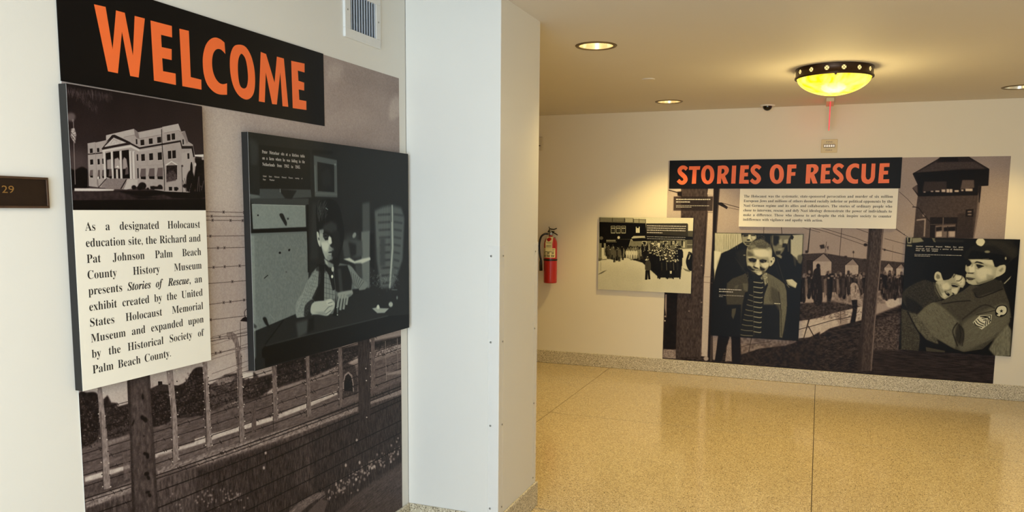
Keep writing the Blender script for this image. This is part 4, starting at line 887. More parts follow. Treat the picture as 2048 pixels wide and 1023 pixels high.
# ================= soldier embracing a young man
def art_soldier():
    A = Art(1, YBd-.0006, (0.6875, 1.521), (0.3705, 1.3355), 620, 17)
    A.z(1790, 460, 3.197)
    A.P(130, 75,45,110,45,105,85,80,85, b=1); A.P(20, 85,48,98,48,96,78,84,78); A.P(118, 110,50,165,48,185,72,150,78,110,85, b=2); A.P(120, 75,92,110,95,110,105,75,102, b=1); A.P(96, 235,50,255,52,262,78,248,75, b=1); A.P(34, 250,58,440,64,440,78,262,76, b=3)
    # right background man
    A.P(36, 600,60,740,60,790,120,790,180,740,240,700,240, b=10, a=.8); A.P(12, 700,230,800,150,790,500,740,560,720,400, b=2); A.P(150, 695,340,745,290,735,310,700,345, b=1.5)
    # soldier torso and sleeve
    A.P(64, 300,450,430,390,480,350,560,360,680,320,700,380,730,460,742,560,720,620,640,690,560,760,440,778,380,760,260,690,190,640,130,560,160,500,240,460, b=3, tex=6, cell=5)
    A.P(44, 490,380,560,345,640,310,695,340,690,380,600,400,520,430, b=4); A.L(24, 6, 510,400,540,430,690,375, b=2, sm=1); A.L(26, 6, 300,470,400,455,480,450, b=2)
    A.P(98, 140,560,170,500,230,462,290,480,380,560,410,600,390,700,380,755,300,710,200,650, b=6, sm=1, tex=8, cell=5)
    A.P(92, 440,590,560,520,700,470,738,560,700,620,600,700,480,760,420,770,400,700, b=10, sm=1, tex=6)
    A.P(36, 385,640,400,590,440,630,440,700,420,740,385,700, b=6, a=.8); A.L(24, 6, 400,590,370,640,385,700,400,740, b=2, sm=1); A.L(30, 5, 420,610,440,660,430,740, b=2, sm=1); A.L(28, 5, 410,600,420,660,410,720, b=2, sm=1)
    A.L(26, 7, 430,570,560,480,640,500, b=4, sm=1, a=.7); A.L(30, 5, 520,540,650,510, b=2, a=.8); A.strokes(58, 60, 200, 380, 500, 700, 50, 4, ang=60, jit=12, a=.35); A.strokes(118, 60, 460, 700, 600, 720, 60, 5, ang=-35, jit=10, a=.3)
    A.P(10, 130,600,190,660,260,700,380,760,440,780,560,765,500,800,380,800,200,790,160,740, b=4)
    # other man's sleeve and coat
    A.P(46, 50,400,90,360,180,320,240,330,260,380,300,440,240,460,180,500,130,540,80,500,50,450, b=4, sm=1, tex=12, cell=4); A.P(26, 60,420,130,450,180,500,130,545,80,510, b=6, tex=8)
    A.P(60, 40,500,100,520,150,600,160,700,150,770,40,770, b=4, tex=16, cell=4); A.P(84, 85,530,130,530,200,620,270,700,280,730,200,700,130,620, b=5, tex=20, cell=5); A.L(14, 7, 80,520,150,650,220,720,300,750, b=2, sm=1)
    A.P(84, 195,745,320,770,320,782,200,775, b=3, a=.7)
    A.P(108, 640,690,720,600,745,640,742,700,738,805,640,805,600,760, b=6, tex=16, cell=(4,12)); A.P(20, 735,560,760,560,755,650,745,630, b=2)
    # shoulder patch and chevrons
    A.z(1840, 500, 7.305)
    A.P(12, 1105,860,1140,815,1220,800,1272,830,1275,900,1240,950,1170,975,1110,955,1100,900, b=2, sm=1); A.P(196, 1118,865,1150,825,1215,812,1260,840,1262,900,1225,940,1180,945,1160,965,1120,945,1145,930,1115,900, b=1.5, sm=1)
    st = []
    for k in range(10): r = 30 if k % 2 == 0 else 12; t = pi*k/5-pi/2; st += [1190+r*math.cos(t), 888+r*math.sin(t)]
    A.P(16, *st, b=.5)
    A.z(1790, 460, 3.197)
    A.P(196, 497,590,540,545,620,540,612,590,555,635, b=1)
    for k in range(3): A.L(20, 5, 548+k*10, 552+k*0, 596-k*4+k*6, 556-k*4, 606-k*2-k*6+6, 580-k*4+k*8) if k == 0 else None
    for c in ((545,552,612,546,604,592),(556,562,598,558,590,602),(566,575,584,572,576,612)): A.L(20, 5, *c)
    for c in ((506,588,520,608,556,622),(516,578,532,598,566,612),(528,568,544,586,572,600)): A.L(20, 5, *c, sm=1)
    # young man's head (tilted)
    A.P(10, 180,240,260,180,380,190,440,230,455,300,420,300,360,290,330,310,300,320,280,330,240,330,190,300, b=4, sm=1)
    A.z(1840, 500, 7.305)
    A.z(1860, 500, 9.3)
    A.P(150, 108,590,160,560,230,540,260,555,340,545,400,510,420,470,445,430,500,450,560,465,610,480,646,520,660,570,652,640,612,702,562,690,545,740,512,800,480,832,430,820,370,862,330,882,280,912,230,892,190,850,124,730,100,650, b=4)
    A.P(190, 470,470,590,480,640,560,620,650,560,650,480,570, b=14); A.P(190, 220,620,330,596,384,680,330,740,266,740,214,700, b=18); A.P(182, 205,800,280,786,322,850,262,892, b=11); A.P(188, 400,716,524,700,500,806,440,800,400,770, b=8); A.P(172, 130,580,230,560,300,600,220,640,150,640, b=14)
    A.P(100, 106,600,150,640,180,740,230,840,200,850,124,730, b=10, a=.8)
    A.P(18, 392,640,450,645,534,672,500,688,420,680, b=5); A.L(60, 7, 396,620,450,618,520,648,548,660, sm=1, b=4); A.L(120, 6, 480,600,540,620,580,610, sm=1, b=4, a=.7); A.L(110, 6, 560,600,590,590, b=3)
    A.P(22, 268,756,320,780,372,820,352,858,310,832,288,802, b=4); A.P(176, 286,774,330,790,336,806,296,796, b=3); A.L(84, 7, 276,742,340,744,400,722, sm=1, b=4); A.P(22, 414,786,446,800,452,824,424,812, b=4); A.L(40, 8, 370,860,430,826,500,826,560,700,612,702,654,640, b=5, a=.6)
    A.P(180, 78,510,95,425,148,396,202,420,230,500,246,550,170,572,104,562, b=3, sm=1); A.P(112, 128,440,178,462,190,520,140,540,110,500, b=9)
    A.P(10, 150,388,205,424,226,500,244,548,292,552,340,522,380,496,400,440,440,395,480,440,600,468,655,525,700,430,600,330,300,240,150,290, b=6)
    A.L(12, 9, 430,510,470,450,440,430,425,490, sm=1, b=2); A.L(14, 9, 490,570,540,572,590,530,596,480, sm=1, b=2); A.L(90, 5, 505,560,550,556,580,520, sm=1, b=3)
    A.strokes(70, 60, 0, 240, 560, 960, 70, 6, ang=60, jit=22, a=.35); A.P(96, 60,590,90,600,110,740,190,880,170,890,90,760, b=5, a=.6, tex=20)
    # soldier
    A.P(160, 722,150,1160,175,1210,300,1262,300,1300,280,1380,272,1410,302,1400,400,1340,452,1250,492,1180,540,1050,592,900,642,800,648,720,622,670,575,680,540,664,505,668,445,690,430,655,375,660,290,700,220, b=4)
    A.P(184, 760,168,1150,185,1190,290,1000,236,860,196,780,220, b=12); A.P(190, 850,350,1000,320,1160,350,1150,470,950,552,866,480, b=28); A.P(198, 722,300,820,236,834,400,740,420, b=9); A.P(176, 684,440,780,446,850,480,740,492, b=8, a=.8); A.P(168, 690,570,820,560,860,600,780,630, b=9, a=.8)
    A.P(120, 770,230,820,240,800,300,760,320, b=8, a=.6); A.P(20, 656,236,700,176,730,180,776,242,742,290,692,302, b=6); A.P(20, 816,244,868,206,950,222,1008,252,960,252,880,232, b=4)
    A.P(30, 852,262,930,270,1004,296,950,322,900,340,872,300, b=7); A.L(10, 9, 872,268,930,282,1000,300, sm=1, b=3); A.L(104, 8, 990,262,1064,292, b=6, a=.8); A.P(110, 840,330,930,340,900,360, b=9, a=.7)
    A.P(50, 676,392,700,416,826,420,800,438,706,434, b=5); A.P(70, 668,500,740,506,852,526,790,552,720,556,682,532, b=5); A.L(18, 8, 676,512,736,544,800,542, sm=1, b=3); A.P(120, 700,560,790,556,770,580, b=6, a=.7)
    A.P(92, 856,560,900,606,1050,560,1180,505,1180,545,1040,598,880,648, b=11, a=.8); A.P(120, 1050,440,1200,480,1180,530,1060,560, b=16, a=.5)
    A.P(178, 1226,470,1240,360,1300,292,1382,272,1410,306,1396,400,1340,452,1262,492, b=3, sm=1); A.P(126, 1276,380,1350,318,1366,350,1320,410, b=12, a=.9); A.P(14, 1170,150,1290,190,1360,262,1290,282,1240,316,1204,306,1190,230, b=7)
    # cap
    A.z(1790, 460, 3.197)
    A.P(26, 440,180,470,120,530,90,620,85,700,110,740,150,735,200,700,215,640,190,560,185, b=3, sm=1); A.P(46, 520,70,600,60,700,80,780,130,770,180,730,170,640,100,540,100, b=8, a=.6); A.P(9, 465,180,490,130,560,140,700,160,735,190,715,215,640,190,540,182, b=3)
    A.P(190, 518,75,530,56,560,54,575,70,570,88,555,102,540,100,525,92, b=1.5, sm=1); A.E(120, 590, 138, 18, 8, b=3); A.E(150, 708, 180, 6, 10, b=2); A.L(96, 4, 560,185,600,182, b=2)
    A.P(13, 110,80,440,84,440,200,110,200, b=3, a=.7)
    A.grain(5, 2); return A
#@@OBJECTS
# ---------------------------------------------------------------- left wall graphics
sheet('mural', art_mural_left(), R_SEPIA, label='tall sepia wall mural of a barbed wire fence behind the boards, left wall', category='mural')
# banner over the mural
ban = thing('title_banner', (XL, 2.055, 1.859), 'black title banner reading WELCOME in orange capitals on left wall', 'banner')
XN = XL+0.004
MB().box((XL+.0016, 1.486, 1.860), (XN, 2.6245, 2.130)).build('banner_sheet', M['banner'], ban)
Z1 = (100, 0, 5.683); Z2 = (400, 0, 3.936)
def smooth(c): return crom(np.array(c, float).reshape(-1, 2), True, 5)
let = Letters(ban); XI = XN+0.0004
px_poly(let, (500,48,632,78,712,560,750,118,850,145,943,630,962,180,1078,210,1008,880,912,862,818,360,772,832,660,810), Z1, 0, XI)
px_poly(let, (1142,232,1385,295,1388,425,1262,395,1270,535,1383,558,1383,682,1275,660,1285,808,1428,835,1432,965,1182,915), Z1, 0, XI)
px_poly(let, (1470,325,1578,350,1600,875,1720,905,1722,1018,1505,978), Z1, 0, XI)
def openc(c): return crom(np.array(c, float).reshape(-1, 2), False, 5)
cC = np.concatenate([openc((193,335,160,308,120,295,80,310,45,355,25,430,22,500,30,580,55,660,100,715,150,742,213,745)), openc((213,655,180,662,150,650,120,610,100,550,95,480,105,420,130,388,165,390,200,425))])
px_poly(let, cC, Z2, 0, XI)
px_poly(let, smooth((320,352,270,362,242,420,235,500,243,600,268,690,310,755,365,783,408,760,430,700,433,600,422,510,398,430,362,372)), Z2, 0, XI, [smooth((322,424,303,465,298,540,305,630,320,680,346,696,368,680,378,620,373,540,360,470,342,435))])
px_poly(let, (478,408,520,425,587,650,605,445,660,460,695,840,650,835,632,570,605,822,568,818,518,570,510,805,463,797), Z2, 0, XI)
px_poly(let, (718,478,823,500,823,570,770,555,775,635,820,650,820,712,777,703,782,785,837,795,838,865,730,850), Z2, 0, XI)
# information board: courthouse photo above, text below, on one thick panel
ib = thing('information_board', (XL, 1.713, 1.066), 'tall board with a courthouse photograph above museum welcome text', 'sign board')
MB().box((XL+.0016, 1.4785, 1.068), (XB, 1.9465, 1.852)).build('board_core', M['board_edge'], ib, bevel=0.0008)
sheet('photo_print', art_court(), R_COURT, ib, th=.0006, rough=.4)
M['paper'] = mat('text_paper', (238, 232, 216), 0.55, var=0.006, scale=4)
MB().box((XB, 1.4785, 1.068), (XB+.0006, 1.9465, 1.5375)).build('text_print', M['paper'], ib)
SXA = .92
tb = MB(); f3 = onL(XB+.0010)
LN = ['As a designated Holocaust', 'education site, the Richard and', 'Pat Johnson Palm Beach', 'County History Museum', None, 'exhibit created by the United', 'States Holocaust Memorial', 'Museum and expanded upon', 'by the Historical Society of', 'Palm Beach County.']
for k, t in enumerate(LN):
    z = 1.4842-0.04178*k
    sg = segs(t) if t else segs('presents')+[('Stories', 'it'), ('of', 'it'), ('Rescue,', 'it')]+segs('an')
    text_line(tb, sg, 1.511, 1.9195 if k < 9 else 1.7815, z, 0.0222, f3, sx=SXA, off=-.006)
tb.build('lettering', M['ink'], ib, kind='stuff')
# photo board of the boy
pb_ = thing('photo_board', (XL, 2.696, 0.9935), 'large dark photograph board of a boy seated at a kitchen table', 'photograph')
MB().box((XL+.0016, 2.151, .9935), (XB, 3.2415, 1.7945)).build('board_core', M['board_edge'], pb_, bevel=0.0008)
sheet('photo_print', art_table_boy(), R_COOL, pb_, th=.0006, rough=.4)
cb = MB()
for t, x1, z in (('Peter Metzelaar sits at a kitchen table', 2.458, 1.7295), ('on a farm where he was hiding in the', 2.458, 1.709), ('Netherlands from 1942 to 1945.', 2.430, 1.688)): text_line(cb, segs(t), 2.220, x1, z, .0105, f3, sx=.8)
for t, x1, z in (('United States Holocaust Memorial Museum, courtesy of', 2.441, 1.6505), ('Peter Metzelaar', 2.282, 1.639)): text_line(cb, segs(t, 'sans'), 2.221, x1, z, .0058, f3, sx=.8)
cb.build('caption', M['ink_grey'], pb_, kind='stuff')
# ---------------------------------------------------------------- back wall graphics
mb_ = sheet('mural', art_mural_back(), R_SEPIA, label='wide sepia wall mural of a camp with watch tower on back wall', category='mural')
def bars(mb, rows, y, h, mi=0):
    """tiny unreadable caption print: word-length marks"""
    for x0, x1, z in rows:
        x = x0
        while x < x1:
            w = min(random.uniform(.008, .024), x1-x)
            if w > .003: mb.box((x, y, z), (x+w, y+.0002, z+h*random.uniform(.8, 1)))
            x += w+.0035
def bz(x, y): p = unproj([(x, y)], 1, YW)[0]; return p[0], p[2]
def rows_px(lst, yv): return [(unproj([(a, c)], 1, yv)[0][0], unproj([(b, c)], 1, yv)[0][0], unproj([((a+b)/2, c)], 1, yv)[0][2]) for a, b, c in lst]
cb = MB(); bars(cb, rows_px([(1352,1422,399.5),(1352,1380,404.5)], YW), YW-.0006, .011); bars(cb, rows_px([(1352,1419,411.5),(1352,1384,414.3)], YW), YW-.0006, .005)
cb.build('caption', M['ink_grey'], mb_, kind='stuff')
bb = thing('title_banner', (-.36, D, 1.7485), 'black title banner reading STORIES OF RESCUE in orange letters', 'banner')
YN = D-.004
MB().box((-1.338, YN, 1.7485), (.6205, D-.0016, 2.0085)).build('banner_sheet', M['banner'], bb)
let = Letters(bb); YI = YN-.0004; A1 = (1330, 310, 6.82); A2 = (1560, 310, 6.82)
def P1(z, c, *h): px_poly(let, c, z, 1, YI, h)
def ell(cx, cy, rx, ry, n=32): t = np.linspace(0, 2*pi, n, endpoint=False); return np.stack([cx+rx*np.sign(np.cos(t))*abs(np.cos(t))**.92, cy+ry*np.sign(np.sin(t))*abs(np.sin(t))**.92], 1)
def S_(z, x0, x1, y0, y1):
    # heavy S as a variable-width ribbon
    pts = np.array([(.94,.20),(.70,.105),(.42,.11),(.20,.24),(.27,.38),(.52,.50),(.74,.62),(.80,.76),(.60,.885),(.32,.89),(.04,.77)]); q = crom(pts, False, 5)
    q = np.stack([x0+q[:,0]*(x1-x0), y0+q[:,1]*(y1-y0)], 1); d = np.gradient(q, axis=0); d /= np.hypot(d[:,0], d[:,1])[:,None]; n = np.stack([-d[:,1], d[:,0]], 1)
    w = np.interp(np.linspace(0, 1, len(q)), [0, .15, .5, .85, 1], [25, 25, 31, 26, 25])[:,None]
    # keep terminals vertical-ish
    a = q+n*w; b = q-n*w; P1(z, np.concatenate([a, b[::-1]]))
S_(A1, 172, 306, 141, 402)
P1(A1, (330,152,482,150,475,198,432,199,422,388,365,390,378,200,326,201))
P1(A1, ell(583, 266, 90, 130), ell(583, 266, 34, 82))
P1(A1, np.concatenate([np.array([(722,147)]), openc((790,140,835,146,866,178,870,215,850,255,818,282)), np.array([(862,388),(798,388),(768,310),(762,388),(708,390)])]), openc((774,188,798,188,812,214,798,246,768,254)))
P1(A1, (915,143,972,142,960,387,902,388))
P1(A1, (1030,140,1145,137,1142,190,1088,192,1083,240,1133,238,1130,288,1080,290,1075,337,1142,337,1142,388,1010,388))
S_(A1, 1168, 1308, 127, 396)
P1(A1, ell(1525, 258, 97, 133), ell(1525, 258, 35, 84))
P1(A2, (103,130,225,127,222,180,160,182,155,232,212,230,207,280,150,282,145,385,87,388))
P1(A2, np.concatenate([np.array([(362,127)]), openc((440,123,490,128,522,160,522,205,500,240,466,264)), np.array([(512,385),(445,387),(415,300),(408,387),(347,388)])]), openc((424,170,446,168,461,190,449,226,418,236)))
P1(A2, (567,125,692,120,690,168,625,172,622,215,678,212,675,260,618,263,615,332,690,330,688,383,550,385))
S_(A2, 718, 868, 110, 390)
P1(A2, np.concatenate([openc((1080,125,1040,113,990,118,940,148,908,200,898,260,908,320,945,366,1000,388,1062,385)), openc((1065,325,1030,332,990,315,966,270,968,220,990,180,1030,165,1078,185))]))
P1(A2, np.concatenate([np.array([(1118,118),(1175,117)]), openc((1168,290,1183,325,1213,332,1238,300)), np.array([(1250,115),(1303,115)]), openc((1294,300,1270,358,1215,390,1158,384,1120,352,1108,300))]))
P1(A2, (1362,112,1495,108,1493,160,1420,162,1417,215,1475,212,1472,262,1412,265,1408,330,1490,327,1488,380,1338,383))
tb_ = thing('text_board', (-.043, D, 1.405), 'cream text board with a paragraph under the orange rescue title', 'sign board')
MB().box((-.6915, YBd, 1.405), (.605, D-.0016, 1.7465)).build('board_core', M['paper'], tb_, bevel=0.0008)
tl = MB(); fB = onB(YBd-.0005)
for k, (t, x1) in enumerate((('The Holocaust was the systematic, state-sponsored persecution and murder of six million', .566), ('European Jews and millions of others deemed racially inferior or political opponents by the', .565), ('Nazi German regime and its allies and collaborators. The stories of ordinary people who', .565), ('chose to intervene, rescue, and defy Nazi ideology demonstrate the power of individuals to', .565), ('make a difference. Those who choose to act despite the risk inspire society to counter', .564), ('indifference with vigilance and apathy with action.', .02))):
    text_line(tl, segs(t), -.655, x1, 1.6685-.0418*k, .0225, fB, sx=.92, off=0)
tl.build('lettering', M['ink'], tb_, kind='stuff')
def board(name, x0, x1, z0, z1, art, ramp, label, rows):
    t = thing(name, ((x0+x1)/2, D, z0), label, 'photograph')
    MB().box((x0, YBd, z0), (x1, D-.0016, z1)).build('board_core', M['board_edge'], t, bevel=0.0008)
    sheet('photo_print', art(), ramp, t, th=.0006, rough=.4)
    cb = MB()
    for r, h in rows: bars(cb, rows_px(r, YBd), YBd-.0011, h)
    return t, cb
t, cb = board('photo_board', -2.000, -1.100, .772, 1.478, art_crowd, R_OLIVE, 'photograph board of a crowd marching across a yard, beside the red extinguisher', [([(1294,1371,475.5-1.5),(1294,1371,478)], .004)])
fC = onB(YBd-.0011)
def cap_px(mb, t, xl, xr, y, cap, st='serif', sx=.8):
    a = unproj([(xl, y)], 1, YBd)[0]; b = unproj([(xr, y)], 1, YBd)[0]; text_line(mb, segs(t, st), a[0], b[0], a[2], cap, fC, sx=sx)
for k, (w, xr) in enumerate(((9, 1372), (8, 1371), (12, 1371), (4, 1325))):
    a, b, z = rows_px([(1294, xr, 452.6+k*4.35)], YBd)[0]; bars(cb, [(a, b, z)], YBd-.0011, .009)
cb.build('caption', M['ink_grey'], t, kind='stuff')
t, cb = board('photo_board', -.903, -.1315, .388, 1.3465, art_smile, R_OLIVE, 'photograph board of a smiling boy in a striped shirt, centre of mural', [([(1438,1483,579.4),(1438,1466,583.8)], .009), ([(1438,1487,591),(1438,1446,593)], .004)])
cb.build('caption', M['ink_grey'], t, kind='stuff')
t, cb = board('photo_board', .6875, 1.521, .3705, 1.3355, art_soldier, R_OLIVE, 'photograph board of a soldier in a peaked cap embracing a young man', [([(1829,1923,509.8),(1829,1860,512)], .004)])
cap_px(cb, 'American serviceman Sergeant William Best greets', 1831.5, 1926.5, 493, .011)
cap_px(cb, '19-year-old Josef Guttman, a survivor of Buchenwald,', 1831.5, 1926.5, 497.8, .011)
cap_px(cb, 'whom Best later adopted', 1831, 1875.5, 501.5, .011)
cb.build('caption', M['ink_grey'], t, kind='stuff')
# ---------------------------------------------------------------- room number plaque
pq = thing('room_plaque', (XL, 1.30, 1.5415), 'dark bronze room number plaque with raised rim at far left', 'plaque')
y0, y1, z0, z1 = 1.185, 1.4298, 1.5418, 1.6172
MB().box((XL, y0, z0), (XL+.006, y1, z1)).build('plate', M['plaque'], pq)
rm = MB()
w = .0055
for a, b in (((y0, z0), (y1, z0+w)), ((y0, z1-w), (y1, z1)), ((y0, z0+w), (y0+w, z1-w)), ((y1-w, z0+w), (y1, z1-w))): rm.box((XL+.006, a[0], a[1]), (XL+.0095, b[0], b[1]))
rm.build('rim', M['plaque_rim'], pq, bevel=0.0008)
nb = MB(); text_line(nb, [('129', 'sans')], 1.2985, 1.3395, 1.5775, .0168, onL(XL+.0072), sx=1.0); nb.build('numerals', M['gold'], pq, kind='stuff')
# ---------------------------------------------------------------- wall vent
vt = thing('wall_vent', (XL, 2.903, 2.222), 'white louvred air grille high on left wall above the mural', 'vent')
y0, y1, z0, z1 = 2.767, 3.039, 2.223, 2.438; iy0, iy1, iz0, iz1 = 2.807, 3.003, 2.259, 2.400; xo = XL+.012
fr = MB(); fr.box((XL, y0, z0), (xo, y1, iz0)); fr.box((XL, y0, iz1), (xo, y1, z1)); fr.box((XL, y0, iz0), (xo, iy0, iz1)); fr.box((XL, iy1, iz0), (xo, y1, iz1))
fr.build('grille_frame', M['vent'], vt, bevel=0.0015)
MB().box((XL, iy0, iz0), (XL+.0008, iy1, iz1)).build('duct_shade_sheet', M['dark'], vt)  # flat dark sheet on the wall, painted as the shade behind the slats
M['slat'] = mat('slat_enamel', (226, 230, 236), 0.35)
for k in range(10):
    y = iy0+.010+k*(iy1-iy0-.014)/9.3; s = MB(); a = .010
    s.add([(XL+.001, y+a*.45, iz0), (xo-.001, y-a*.15, iz0), (xo-.001, y+a*.05, iz0), (XL+.001, y+a*.65, iz0), (XL+.001, y+a*.45, iz1), (xo-.001, y-a*.15, iz1), (xo-.001, y+a*.05, iz1), (XL+.001, y+a*.65, iz1)], [(0,3,2,1),(4,5,6,7),(0,1,5,4),(1,2,6,5),(2,3,7,6),(3,0,4,7)])
    s.build('slat', M['slat'], vt)
for y in (2.786, 3.021): MB().lathe((xo, y, 2.330), [(0, .0015), (.003, .0012), (.004, 0)], 12, ax=0).build('screw', M['screw'], vt)
# ---------------------------------------------------------------- clear corner guards on the column
def guard(name, xc, yc, sy, label, zt):
    """L-shaped acrylic strip wrapping a vertical column corner; sy = -1 front corner, +1 rear corner"""
    t = thing(name, (xc, yc, BH+.004), label, 'corner guard')
    th = .002; w = .052; b = MB(); z0 = BH+.004
    ya, yb = (yc-th, yc) if sy < 0 else (yc, yc+th)
    e = .0006
    if sy < 0: b.box((xc-w, ya, z0), (xc+th, yb-e, zt)); b.box((xc+e, yc+e, z0), (xc+th, yc+w, zt))
    else: b.box((xc-w, ya+e, z0), (xc+th, yb, zt)); b.box((xc+e, yc-w, z0), (xc+th, yc-e, zt))
    b.build('guard_strip', M['clear'], t, bevel=0.0004)
    for z in (.162, .557, .946, 1.338):
        MB().lathe((xc-.040, ya if sy < 0 else yb, z), [(0, -.0022 if sy < 0 else .0022), (.0035, -.002 if sy < 0 else .002), (.0048, 0)], 12, ax=1).build('screw', M['screw'], t) if sy < 0 else None
        MB().lathe((xc+th, yc+(.040 if sy < 0 else -.040), z), [(0, .0022), (.0035, .002), (.0048, 0)], 12, ax=0).build('screw', M['screw'], t)
guard('corner_guard', CX1, CY0, -1, 'clear acrylic corner guard on the near corner of the column', 1.384)
guard('corner_guard', CX1, CY1, 1, 'clear acrylic corner guard on the rear edge of the column', 1.384)
# ---------------------------------------------------------------- recessed downlights
def downlight(x, y, label, lit, cool=False, power=100, cone=104):
    t = thing('recessed_downlight', (x, y, H-.004), label, 'ceiling light', 'recessed ceiling downlights')
    MB().lathe((x, y, H), [(.096, .0), (.096, -.004), (.101, -.006), (.113, -.005), (.118, 0)], 40).build('trim_ring', M['trimring'], t)
    MB().lathe((x, y, H), [(.0965, -.001), (.094, .03), (.082, .075), (.062, .108), (.040, .12), (0, .122)], 40).build('reflector', M['reflector'], t)
    e = M['lamp_on'] if not cool else M['lamp_cool']
    MB().lathe((x, y, H), [(0, .028 if lit else .072), (.020, .030 if lit else .074), (.030, .045 if lit else .085), (.030, .07 if lit else .1), (.014, .118)] if lit else [(0, .072), (.016, .074), (.024, .085), (.02, .112)], 20).build('bulb', e, t)
    l = bpy.data.lights.new('downlight_lamp', 'SPOT'); l.spot_size = math.radians(cone); l.spot_blend = .55; l.shadow_soft_size = .06
    l.energy = power; l.color = WARM
    lo = bpy.data.objects.new('downlight_lamp', l); lo.location = (x, y, H-.012); C.objects.link(lo)
    for o in (lo,): o.visible_camera = False if False else True
WARM = (1.0, .73, .25)
downlight(-1.222, 4.430, 'large lit round recessed downlight nearest the column', True, power=116, cone=126)
downlight(-1.246, 6.865, 'smaller lit recessed downlight close to the back wall', True, power=86)
downlight(1.310, 6.850, 'dim recessed downlight cut off at right picture edge', False, True, power=42)
downlight(1.310, 4.430, 'recessed downlight outside the frame above right hall', True)
# ---------------------------------------------------------------- bowl ceiling light
bx_, by_, R_ = .037, 5.612, .236
t = thing('bowl_ceiling_light', (bx_, by_, 2.292), 'glowing yellow glass bowl ceiling light with dark pierced bronze band', 'ceiling light')
nz = 60
MB().lathe((bx_, by_, 0), [(R_-.004, H), (R_, H-.001), (R_+.002, H-.006), (R_-.001, H-.010), (R_-.002, 2.414), (R_+.003, 2.408), (R_+.003, 2.399), (R_-.004, 2.396), (R_-.012, 2.399), (R_-.012, H)], 72).build('metal_band', M['bronze'], t)
prof = [(R_-.010, 2.400)]+[((R_-.012)*math.cos(a)**1.12, 2.400-.108*math.sin(a)**1.12) for a in np.linspace(.05, pi/2-.02, 16)]+[(0, 2.292)]
MB().lathe((bx_, by_, 0), prof, 64).build('glass_bowl', M['bowl'], t)
M['rosette'] = emis('rosette_glow', (255, 226, 150), 1.1)
for k in range(15):
    a = math.radians(-90+1+24*k+12)
    c = Vector((bx_+(R_+.0012)*math.cos(a), by_+(R_+.0012)*math.sin(a), 2.432)); rd = Vector((math.cos(a), math.sin(a), 0)); tg = Vector((-math.sin(a), math.cos(a), 0)); up = Vector((0, 0, 1))
    m1 = MB(); n = 16; r = .0135; m1.add([c]+[c+tg*r*math.cos(2*pi*i/n)+up*r*math.sin(2*pi*i/n) for i in range(n)], [(0, 1+i, 1+(i+1) % n) for i in range(n)])
    ro = m1.build('rosette', M['rosette'], t)
    m2 = MB(); c2 = c+rd*.001
    for s in (1, -1):
        d = (tg+up*s).normalized(); e = (tg*-s+up).normalized()
        for q in (-1, 1): m2.add([c2+d*q*.003-e*.0012, c2+d*q*.0125-e*.0026, c2+d*q*.0125+e*.0026, c2+d*q*.003+e*.0012], [(0, 1, 2, 3)])
    m2.add([c2+tg*.003*math.cos(2*pi*i/8)+up*.003*math.sin(2*pi*i/8) for i in range(8)], [tuple(range(8))])
    m2.build('cross', M['bronze'], ro) 
for k in range(3):
    a = math.radians(-88+120*k); c = Vector((bx_+(R_+.004)*math.cos(a), by_+(R_+.004)*math.sin(a), 2.404)); rd = Vector((math.cos(a), math.sin(a), 0)); tg = Vector((-math.sin(a), math.cos(a), 0)); up = Vector((0, 0, 1))
    v = [c+tg*.012+up*.006, c-tg*.012+up*.006, c-tg*.005-up*.016, c+tg*.005-up*.016]; v2 = [p-rd*.02 for p in v]
    MB().add(v+v2, [(0,1,2,3),(7,6,5,4),(0,4,5,1),(1,5,6,2),(2,6,7,3),(3,7,4,0)]).build('bowl_clip', M['bronze'], t)
l = bpy.data.lights.new('bowl_lamp', 'POINT'); l.energy = 14; l.color = (1, .76, .32); l.shadow_soft_size = .15
lo = bpy.data.objects.new('bowl_lamp', l); lo.location = (bx_, by_, 2.12); C.objects.link(lo)
# ---------------------------------------------------------------- exit sign seen edge-on
t = thing('exit_sign', (.028, 7.20, H), 'edge-lit red EXIT sign hanging edge-on from the ceiling behind bowl light', 'exit sign')
MB().box((-.002, 7.03, H-.028), (.058, 7.37, H)).build('canopy', M['box_cover'], t, bevel=0.002)
MB().box((.0265, 7.04, 2.232), (.0335, 7.36, H-.028)).build('acrylic_panel', M['red_glow'], t, bevel=0.001)
es = MB(); text_line(es, [('EXIT', 'sans')], 7.09, 7.31, 2.262, .14, onL(.0342), sx=.8, off=.02)
es.build('lettering', M['vent'], t, kind='stuff')
# ---------------------------------------------------------------- fire strobe
t = thing('fire_alarm_strobe', (.0415, D, 2.057), 'small square beige fire alarm strobe centred above the rescue title', 'alarm')
x0, x1, z0, z1 = -.024, .107, 2.057, 2.170
MB().box((x0, D-.012, z0), (x1, D, z1)).build('plate', M['beige'], t, bevel=0.003)
cx_ = (x0+x1)/2; zc = (z0+z1)/2
MB().box((cx_-.046, D-.024, zc-.013), (cx_+.046, D-.012, zc+.013)).build('lens_housing', M['plaque_rim'], t, bevel=0.002)
sl = MB()
for k in range(5):
    x = cx_-.036+k*.018; q = .0062
    sl.add([(x-q, D-.024, zc-.009), (x+q, D-.024, zc-.009), (x+q, D-.024, zc+.009), (x-q, D-.024, zc+.009), (x+(-1)**k*.004, D-.036, zc)], [(0,1,4),(1,2,4),(2,3,4),(3,0,4)])
M['flash'] = emis('strobe_reflector', (250, 250, 240), .3)
sl.build('strobe_lens', M['flash'], t)
fl_ = MB()
for z in (zc+.029, zc-.043): text_line(fl_, [('FIRE', 'sans')], cx_-.026, cx_+.026, z, .013, onB(D-.0124), sx=1.0)
fl_.build('lettering', M['plaque_rim'], t, kind='stuff')
